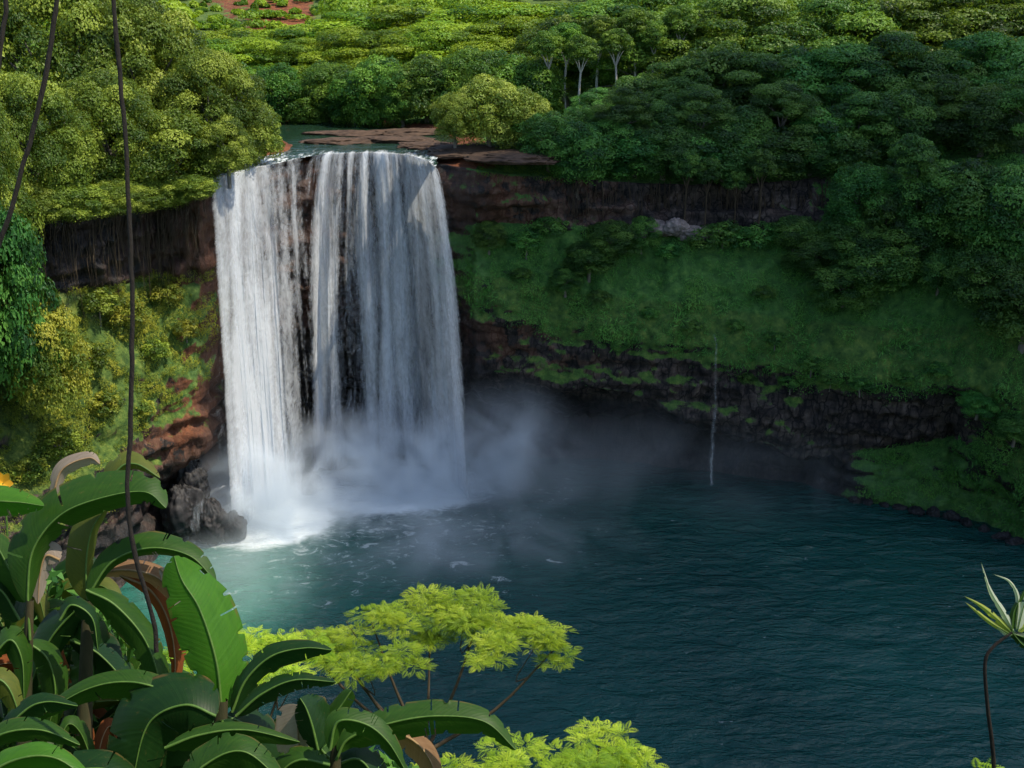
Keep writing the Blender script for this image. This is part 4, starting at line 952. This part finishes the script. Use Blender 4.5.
big_leaf(pa, [(60, 560), (46, 556), (40, 575), (38, 604)], 10, 14, 'b_pale', 10, 10, 6.2, (.8, .6), name='dry_leaf', label='pale papery dead leaf', seed=8)
big_leaf(pa, [(52, 500), (62, 470), (88, 458), (100, 464)], 10, 9, 'b_pale', 30, 20, 6.6, (.8, .7), name='dry_leaf', label='curled grey dead leaf standing up', seed=9)
big_leaf(pa, [(100, 505), (118, 470), (136, 464), (160, 478)], 16, 8, 'b_olive', 30, 20, 6.5, (.8, .7), seed=91)
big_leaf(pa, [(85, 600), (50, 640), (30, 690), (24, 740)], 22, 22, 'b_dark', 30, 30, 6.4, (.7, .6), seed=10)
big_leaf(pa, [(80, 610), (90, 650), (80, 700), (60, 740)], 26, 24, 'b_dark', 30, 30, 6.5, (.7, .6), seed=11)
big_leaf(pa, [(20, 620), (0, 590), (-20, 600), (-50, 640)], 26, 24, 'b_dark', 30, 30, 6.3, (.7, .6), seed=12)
big_leaf(pa, [(30, 600), (10, 570), (-5, 545), (-30, 530)], 22, 22, 'b_green', 30, 30, 6.3, (.7, .6), seed=13)
big_leaf(pa, [(24, 640), (48, 660), (55, 700), (40, 750)], 20, 18, 'b_green', 35, 30, 6.2, (.8, .6), seed=14)
big_leaf(pa, [(60, 620), (72, 605), (92, 618), (98, 650)], 12, 12, 'b_dark', 35, 30, 6.0, (.8, .6), seed=15)
big_leaf(pa, [(-10, 660), (10, 640), (22, 660), (24, 700)], 18, 16, 'b_green', 35, 30, 6.0, (.8, .6), seed=16)
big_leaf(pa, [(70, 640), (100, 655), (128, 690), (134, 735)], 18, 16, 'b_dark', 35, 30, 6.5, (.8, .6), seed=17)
big_leaf(pa, [(55, 640), (62, 680), (85, 730), (90, 790)], 14, 16, 'b_rust', 35, 30, 6.6, (.8, .6), name='dry_leaf', label='dark red dead leaf deep in the plant', seed=18)
pb = plant('banana_plant', 215, 880, 5.7, 'banana plant with one tall upright leaf, third of the way across the bottom', grp, stems=[[(212, 900, 5.8, .08), (216, 800, 5.75, .065), (222, 700, 5.7, .03)]])
big_leaf(pb, [(222, 712), (216, 660), (200, 610), (182, 580), (174, 556)], 30, 44, 'b_bright', 15, 30, 5.7, (.72, .6), seed=20, torn=.008)
big_leaf(pb, [(218, 712), (175, 694), (130, 682), (85, 690), (30, 722)], 22, 15, 'b_green', 25, 25, 5.6, (.9, .6), seed=21)
big_leaf(pb, [(216, 716), (185, 705), (150, 722), (135, 770), (130, 830)], 34, 38, 'b_dark', 15, 15, 5.5, (.9, .5), seed=22)
big_leaf(pb, [(232, 712), (246, 680), (272, 656), (305, 648), (332, 650)], 12, 20, 'b_dark', 20, 30, 5.7, (.8, .6), seed=23)
big_leaf(pb, [(236, 716), (262, 694), (295, 680), (336, 682)], 10, 16, 'b_dark', 20, 30, 5.65, (.8, .6), seed=24)
big_leaf(pb, [(165, 748), (200, 735), (245, 730), (300, 742)], 10, 18, 'b_green', 25, 25, 5.4, (.8, .6), seed=25)
big_leaf(pb, [(175, 800), (205, 765), (245, 752), (290, 790)], 22, 26, 'b_green', 25, 25, 5.2, (.8, .6), seed=26)
big_leaf(pb, [(222, 720), (225, 745), (215, 790), (200, 830)], 26, 26, 'b_dark', 20, 20, 5.6, (.8, .6), seed=27)
big_leaf(pb, [(226, 716), (250, 730), (262, 770), (258, 820)], 26, 26, 'b_dark', 20, 20, 5.75, (.8, .6), seed=28)
big_leaf(pb, [(200, 716), (170, 740), (150, 790), (140, 830)], 30, 30, 'b_dark', 20, 20, 5.9, (.8, .6), seed=29)
pc = plant('banana_plant', 330, 900, 5.5, 'banana plant with a broad glossy leaf drooping right over the bottom edge', grp, stems=[[(330, 920, 5.6, .07), (332, 830, 5.6, .055), (336, 745, 5.55, .025)]])
big_leaf(pc, [(336, 760), (350, 738), (395, 722), (440, 716), (485, 722), (516, 750)], 18, 22, 'b_green', 20, 25, 5.5, (.85, .6), petiole=.06, seed=30)
big_leaf(pc, [(318, 750), (312, 725), (306, 708), (300, 698)], 18, 30, 'b_dark', 30, 30, 5.5, (.7, .6), seed=31)
big_leaf(pc, [(330, 750), (338, 722), (365, 724), (388, 742), (408, 775)], 14, 16, 'b_green', 20, 30, 5.3, (.85, .6), seed=32)
big_leaf(pc, [(300, 705), (298, 730), (300, 760), (298, 810)], 10, 26, 'b_pale', 20, 20, 5.6, (.7, .5), seed=33, name='dry_leaf', label='pale striped leaf hanging straight down')
big_leaf(pc, [(335, 765), (360, 760), (380, 790), (390, 830)], 18, 18, 'b_dark', 20, 20, 5.6, (.8, .6), seed=34)
big_leaf(pc, [(390, 730), (415, 742), (432, 765), (438, 800)], 12, 16, 'b_dry', 20, 20, 5.7, (.8, .6), name='dry_leaf', label='brown dried leaf under the broad green one', seed=35)
big_leaf(pc, [(330, 760), (320, 740), (345, 700), (352, 690)], 12, 12, 'b_green', 30, 30, 5.6, (.8, .6), seed=36)
big_leaf(pc, [(330, 765), (300, 760), (280, 775), (270, 810)], 16, 18, 'b_green', 30, 30, 5.4, (.8, .6), seed=37)
pd = plant('banana_plant', 20, 900, 5.0, 'lowest banana plant, its leaves crossing the bottom left corner', grp, stems=[[(-20, 930, 5.1, .07), (-22, 850, 5.1, .055), (-24, 760, 5.0, .03)]])
big_leaf(pd, [(-30, 760), (0, 735), (40, 730), (80, 745)], 14, 14, 'b_green', 25, 25, 5.0, (.8, .6), seed=40)
big_leaf(pd, [(-30, 790), (10, 762), (55, 758), (100, 790)], 16, 18, 'b_bright', 25, 25, 4.8, (.8, .6), seed=41)
big_leaf(pd, [(-20, 760), (20, 715), (45, 702), (78, 706)], 12, 16, 'b_dark', 25, 25, 5.2, (.8, .6), seed=42)
big_leaf(pd, [(-20, 700), (-5, 680), (10, 690), (24, 730)], 14, 16, 'b_olive', 25, 25, 5.3, (.8, .6), seed=43)
big_leaf(pd, [(20, 800), (60, 775), (110, 770), (150, 800)], 22, 22, 'b_dark', 25, 25, 5.4, (.8, .6), seed=44)
# further leafy plants behind
def leafy_clump(px, py, d, n, size, label, mats, spread=1.0):
    e = plant('leafy_plant', px, py + 60, d, label, 'dark leafy plants behind the banana plants', stems=[[(px, py + 80, d, .03), (px + 2, py + 30, d, .025), (px, py, d, .015)]])
    for k in range(n):
        a = math.pi * (.5 + spread * (-.5 + (k + random.uniform(.2, .8)) / n) * 1.5); l = size * random.uniform(.7, 1.15); dz = random.uniform(-.5, .5)
        dx, dy = math.cos(a), -math.sin(a); dr = random.uniform(.15, .5)
        pts = [(px, py, d), (px + dx * l * .4, py + dy * l * .5, d + dz * .3), (px + dx * l * .8, py + dy * l * .7 + l * dr * .2, d + dz * .6), (px + dx * l * 1.1, py + dy * l * .6 + l * dr, d + dz)]
        w = size * random.uniform(.12, .18); big_leaf(e, pts, w, w, random.choice(mats), random.uniform(5, 45), random.uniform(5, 45), d, (.8, .6), rib=.004, n=30, bend=12)
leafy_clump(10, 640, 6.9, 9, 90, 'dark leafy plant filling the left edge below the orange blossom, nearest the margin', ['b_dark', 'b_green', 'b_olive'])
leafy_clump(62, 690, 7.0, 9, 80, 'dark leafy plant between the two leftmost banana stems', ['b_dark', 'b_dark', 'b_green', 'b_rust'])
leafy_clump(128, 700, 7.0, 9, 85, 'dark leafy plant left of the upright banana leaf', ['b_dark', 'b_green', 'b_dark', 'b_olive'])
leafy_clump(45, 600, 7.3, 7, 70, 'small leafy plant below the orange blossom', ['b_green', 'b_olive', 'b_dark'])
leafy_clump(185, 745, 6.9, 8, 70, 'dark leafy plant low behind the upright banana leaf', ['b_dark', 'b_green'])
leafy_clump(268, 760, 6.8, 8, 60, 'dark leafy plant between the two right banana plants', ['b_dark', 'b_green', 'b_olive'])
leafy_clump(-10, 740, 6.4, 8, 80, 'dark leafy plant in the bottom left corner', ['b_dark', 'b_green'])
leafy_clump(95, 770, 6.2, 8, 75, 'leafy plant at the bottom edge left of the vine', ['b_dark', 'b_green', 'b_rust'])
# undergrowth behind the plants
def undergrowth():
    n = 6000; C = []; 
    for _ in range(n):
        px = random.uniform(-60, 200) if random.random() < .7 else random.uniform(180, 420)
        lo = np.interp(px, [-60, 60, 120, 200, 300, 430], [560, 560, 600, 700, 715, 760])
        C.append(tuple(near(px, random.uniform(lo + 15, 860), random.uniform(6.9, 8.3))))
    C = np.array(C); Nn = np.tile([0, -.6, .6], (n, 1)); V, Fc = leafcards(C, Nn, np.full(n, .16), .3, .5)
    tag(link('undergrowth', npmesh('undergrowth', V, Fc, True, dict(tint=np.repeat(rng.random(n), 4))), M['forest']), 'dark tangled undergrowth behind the banana plants', 'undergrowth', kind='stuff')
undergrowth()
# small blossoms
def flower(px, py, d, r, c, label):
    m = simple('petal_' + label.split()[0], c, .5, 0, tuple(min(1, x * 1.3) for x in c), 10)
    e = empty('flower', near(px, py, d)); tag(e, label, 'flower'); 
    for k in range(7):
        a = k * 2 * math.pi / 7; mb = MB()
        D1 = VRIGHT * math.cos(a) + VUP * math.sin(a); D2 = VRIGHT * -math.sin(a) + VUP * math.cos(a)
        nv = 7; us = np.linspace(0, 1, nv); V = []
        for u in us:
            w = r * .32 * math.sin(math.pi * min(u * .85 + .1, 1))
            for s in (-1, 0, 1): V.append(D1 * (u * r) + D2 * (s * w) - VFWD * (r * .35 * u + abs(s) * .02 * r))
        mb.add([tuple(v) for v in V], gridfaces(nv, 3)); link('petal', mb.mesh('petal'), m, e)
    mb = MB(); mb.tube([(0, 0, 0), tuple(VFWD * .05 - VUP * .25), tuple(VFWD * .1 - VUP * .7)], [.006, .006, .008]); link('flower_stem', mb.mesh('flower_stem'), M['rib'], e)
flower(3, 483, 6.6, .075, (.85, .38, .02), 'orange blossom at the left edge above the long leaf')

# ------------------------------------------------------------------ hanging lianas
def liana(pts, d, r, label):
    P = [near(a, b, dd if dd else d) for a, b, dd in [(q + (None,))[:3] for q in pts]]
    C = catmull(P, 90); C = C + .006 * fbm(C * 6, 70, 3)[:, None] * np.array([1, .3, 0]) * 2
    mb = MB(); rad = r * (1 + .18 * fbm(C * 9, 71, 2)); mb.tube(C, rad, 8)
    o = link('liana', mb.mesh('liana'), M['liana']); tag(o, label, 'vine', 'dark lianas hanging in front of the view')
liana([(108, -330), (110, -150), (114, 0), (122, 100), (130, 230), (132, 330), (130, 420), (128, 500), (136, 556), (147, 600), (155, 630), (158, 652)], 4.6, .0095, 'longest dark liana, hanging past the fall side down into the banana leaves')
liana([(90, -300), (76, -120), (57, 0), (42, 90), (22, 170), (2, 235), (-30, 300), (-90, 390)], 4.4, .0092, 'slanting dark liana that leaves the picture at the left edge')
liana([(10, -300), (8, -100), (6, 0), (1, 40), (-6, 110), (-30, 240)], 4.4, .009, 'short piece of liana in the top left corner')

# ------------------------------------------------------------------ spiky plant on the right
sp_ = empty('spiky_plant', near(996, 900, 4.6)); tag(sp_, 'spiky plant with pale striped leaves on a bent thin stem at the right edge', 'plant'); bpy.context.view_layer.update()
M['sp_pale'] = bananamat('spiky_pale', (.25, .30, .22), (.55, .6, .5))
M['sp_yel'] = bananamat('spiky_yellow', (.12, .2, .03), (.40, .42, .08))
mb = MB(); mb.tube(catmull([near(996, 900, 4.6), near(994, 768, 4.6), (near(988, 710, 4.6)), near(985, 665, 4.6), near(992, 648, 4.6), near(1012, 632, 4.6)], 30), np.linspace(.010, .006, 30))
place(link('stem', mb.mesh('stem'), M['liana'], sp_), sp_)
for i, (pts, w, mt) in enumerate([([(1014, 632), (1003, 612), (990, 590), (981, 562)], 5, 'sp_pale'), ([(1016, 630), (1018, 600), (1010, 582), (993, 574)], 3.5, 'sp_pale'), ([(1012, 633), (995, 617), (980, 605), (964, 596)], 5, 'sp_yel'),
        ([(1010, 634), (990, 622), (975, 610), (965, 602)], 3.5, 'sp_yel'), ([(1018, 630), (1024, 606), (1030, 590), (1040, 572)], 6, 'sp_pale'), ([(1018, 632), (1034, 620), (1050, 612), (1066, 610)], 5, 'sp_yel'),
        ([(1014, 634), (1030, 640), (1046, 652), (1058, 672)], 6, 'b_dark'), ([(1012, 635), (1006, 634), (1000, 630), (996, 626)], 3, 'sp_pale'), ([(1012, 632), (1014, 612), (1022, 596), (1030, 580)], 5, 'b_green'), ([(1012, 632), (1022, 644), (1032, 650), (1044, 652)], 6, 'b_dark')]):
    big_leaf(sp_, pts, w, w, mt, 30, 30, 4.6, (.45, .9), rib=.002, seed=100 + i, n=24)

# ------------------------------------------------------------------ mist
def mist(loc, r, dens, seed, scale=.16, label='white spray drifting at the foot of the fall', rz=0, lo=.42):
    m, nt, out = newmat('mist'); L = nt.links.new
    tc = nt.nodes.new('ShaderNodeTexCoord'); ob = tc.outputs['Object']
    geo = nt.nodes.new('ShaderNodeNewGeometry').outputs['Position']
    ln = nt.nodes.new('ShaderNodeVectorMath'); ln.operation = 'LENGTH'; L(ob, ln.inputs[0])
    fall = math_(nt, 'SUBTRACT', 1, ln.outputs['Value'], True)
    fall = math_(nt, 'POWER', fall, 1.2)
    nz = noise(nt, mapping(nt, geo, (scale, scale, scale * .9), loc=(seed * 3.1, 0, 0)), 1, 3, .55, .8)
    nz = ramp(nt, [(lo, (0, 0, 0)), (lo + .25, (1, 1, 1))], nz).outputs[0]
    d_ = math_(nt, 'MULTIPLY', math_(nt, 'MULTIPLY', fall, nz), dens)
    v = nt.nodes.new('ShaderNodeVolumePrincipled'); v.inputs['Color'].default_value = (.88, .94, 1, 1); v.inputs['Anisotropy'].default_value = .2
    L(d_, v.inputs['Density']); L(v.outputs[0], out.inputs['Volume'])
    n = 14; a = np.linspace(0, math.pi, n); b = np.linspace(0, 2 * math.pi, 2 * n); A, B = np.meshgrid(a, b, indexing='ij')
    D = np.stack([np.sin(A) * np.cos(B), np.sin(A) * np.sin(B), np.cos(A)], -1)
    import bmesh
    me = bpy.data.meshes.new('mist'); bm = bmesh.new(); bmesh.ops.create_icosphere(bm, subdivisions=3, radius=1.0); bm.to_mesh(me); bm.free()
    o = link('mist', me, m); o.location = loc; o.scale = r; o.rotation_euler = (0, 0, rz)
    tag(o, label, 'mist', kind='stuff')
mist((-36, 141, 2), (14, 8, 12), 1.0, 1, label='dense white spray where the left stream lands')
mist((-20, 151, 2), (22, 10, 13), .9, 2, label='white spray along the foot of the right half of the fall')
mist((-1, 150, 6), (15, 9, 14), .32, 3, .11, label='swirl of spray rising right of the fall', lo=.40)
mist((22, 147, 5), (36, 14, 13), .035, 4, .07, label='thin blue spray drifting right along the cliff foot', lo=.38)
mist((-12, 134, 1), (34, 14, 5), .2, 5, .10, label='low haze of spray over the middle of the pool', lo=.4)
mist((-35, 122, 1), (14, 14, 7), .12, 6, .10, label='greenish spray over the green-tinted water at left', lo=.36)

# ------------------------------------------------------------------ light, sky, camera
W = bpy.data.worlds.new('World'); SC.world = W; W.use_nodes = True; nt = W.node_tree
bg = nt.nodes.get('Background') or nt.nodes.new('ShaderNodeBackground')
sky = nt.nodes.new('ShaderNodeTexSky'); sky.sky_type = 'NISHITA'; sky.sun_disc = False
sky.sun_elevation = math.asin(SUN.z); sky.sun_rotation = math.atan2(SUN.x, SUN.y)
nt.links.new(sky.outputs[0], bg.inputs[0]); bg.inputs[1].default_value = .15
ld = bpy.data.lights.new('sun', 'SUN'); ld.energy = 4.3; ld.angle = R(.5); ld.color = (1, .90, .72)
lo = bpy.data.objects.new('sun', ld); COL.objects.link(lo); lo.rotation_euler = SUN.to_track_quat('Z', 'Y').to_euler(); lo.location = (0, 0, 200)
cd = bpy.data.cameras.new('camera'); co = bpy.data.objects.new('camera', cd); COL.objects.link(co)
co.location = (0, 0, CAMZ); co.rotation_euler = (R(90) - TH, 0, 0); cd.sensor_width = 36; cd.lens = F / 1024 * 36; cd.clip_end = 6000; cd.clip_start = .1
SC.camera = co
SC.view_settings.view_transform = 'Standard'; SC.view_settings.look = 'None'; SC.view_settings.gamma = 1; SC.view_settings.exposure = .55
SC.render.engine = 'CYCLES'; cy = SC.cycles
cy.max_bounces = 8; cy.diffuse_bounces = 3; cy.glossy_bounces = 2; cy.transmission_bounces = 3; cy.volume_bounces = 4; cy.transparent_max_bounces = 12
cy.use_denoising = True; cy.use_adaptive_sampling = True; cy.adaptive_threshold = .02
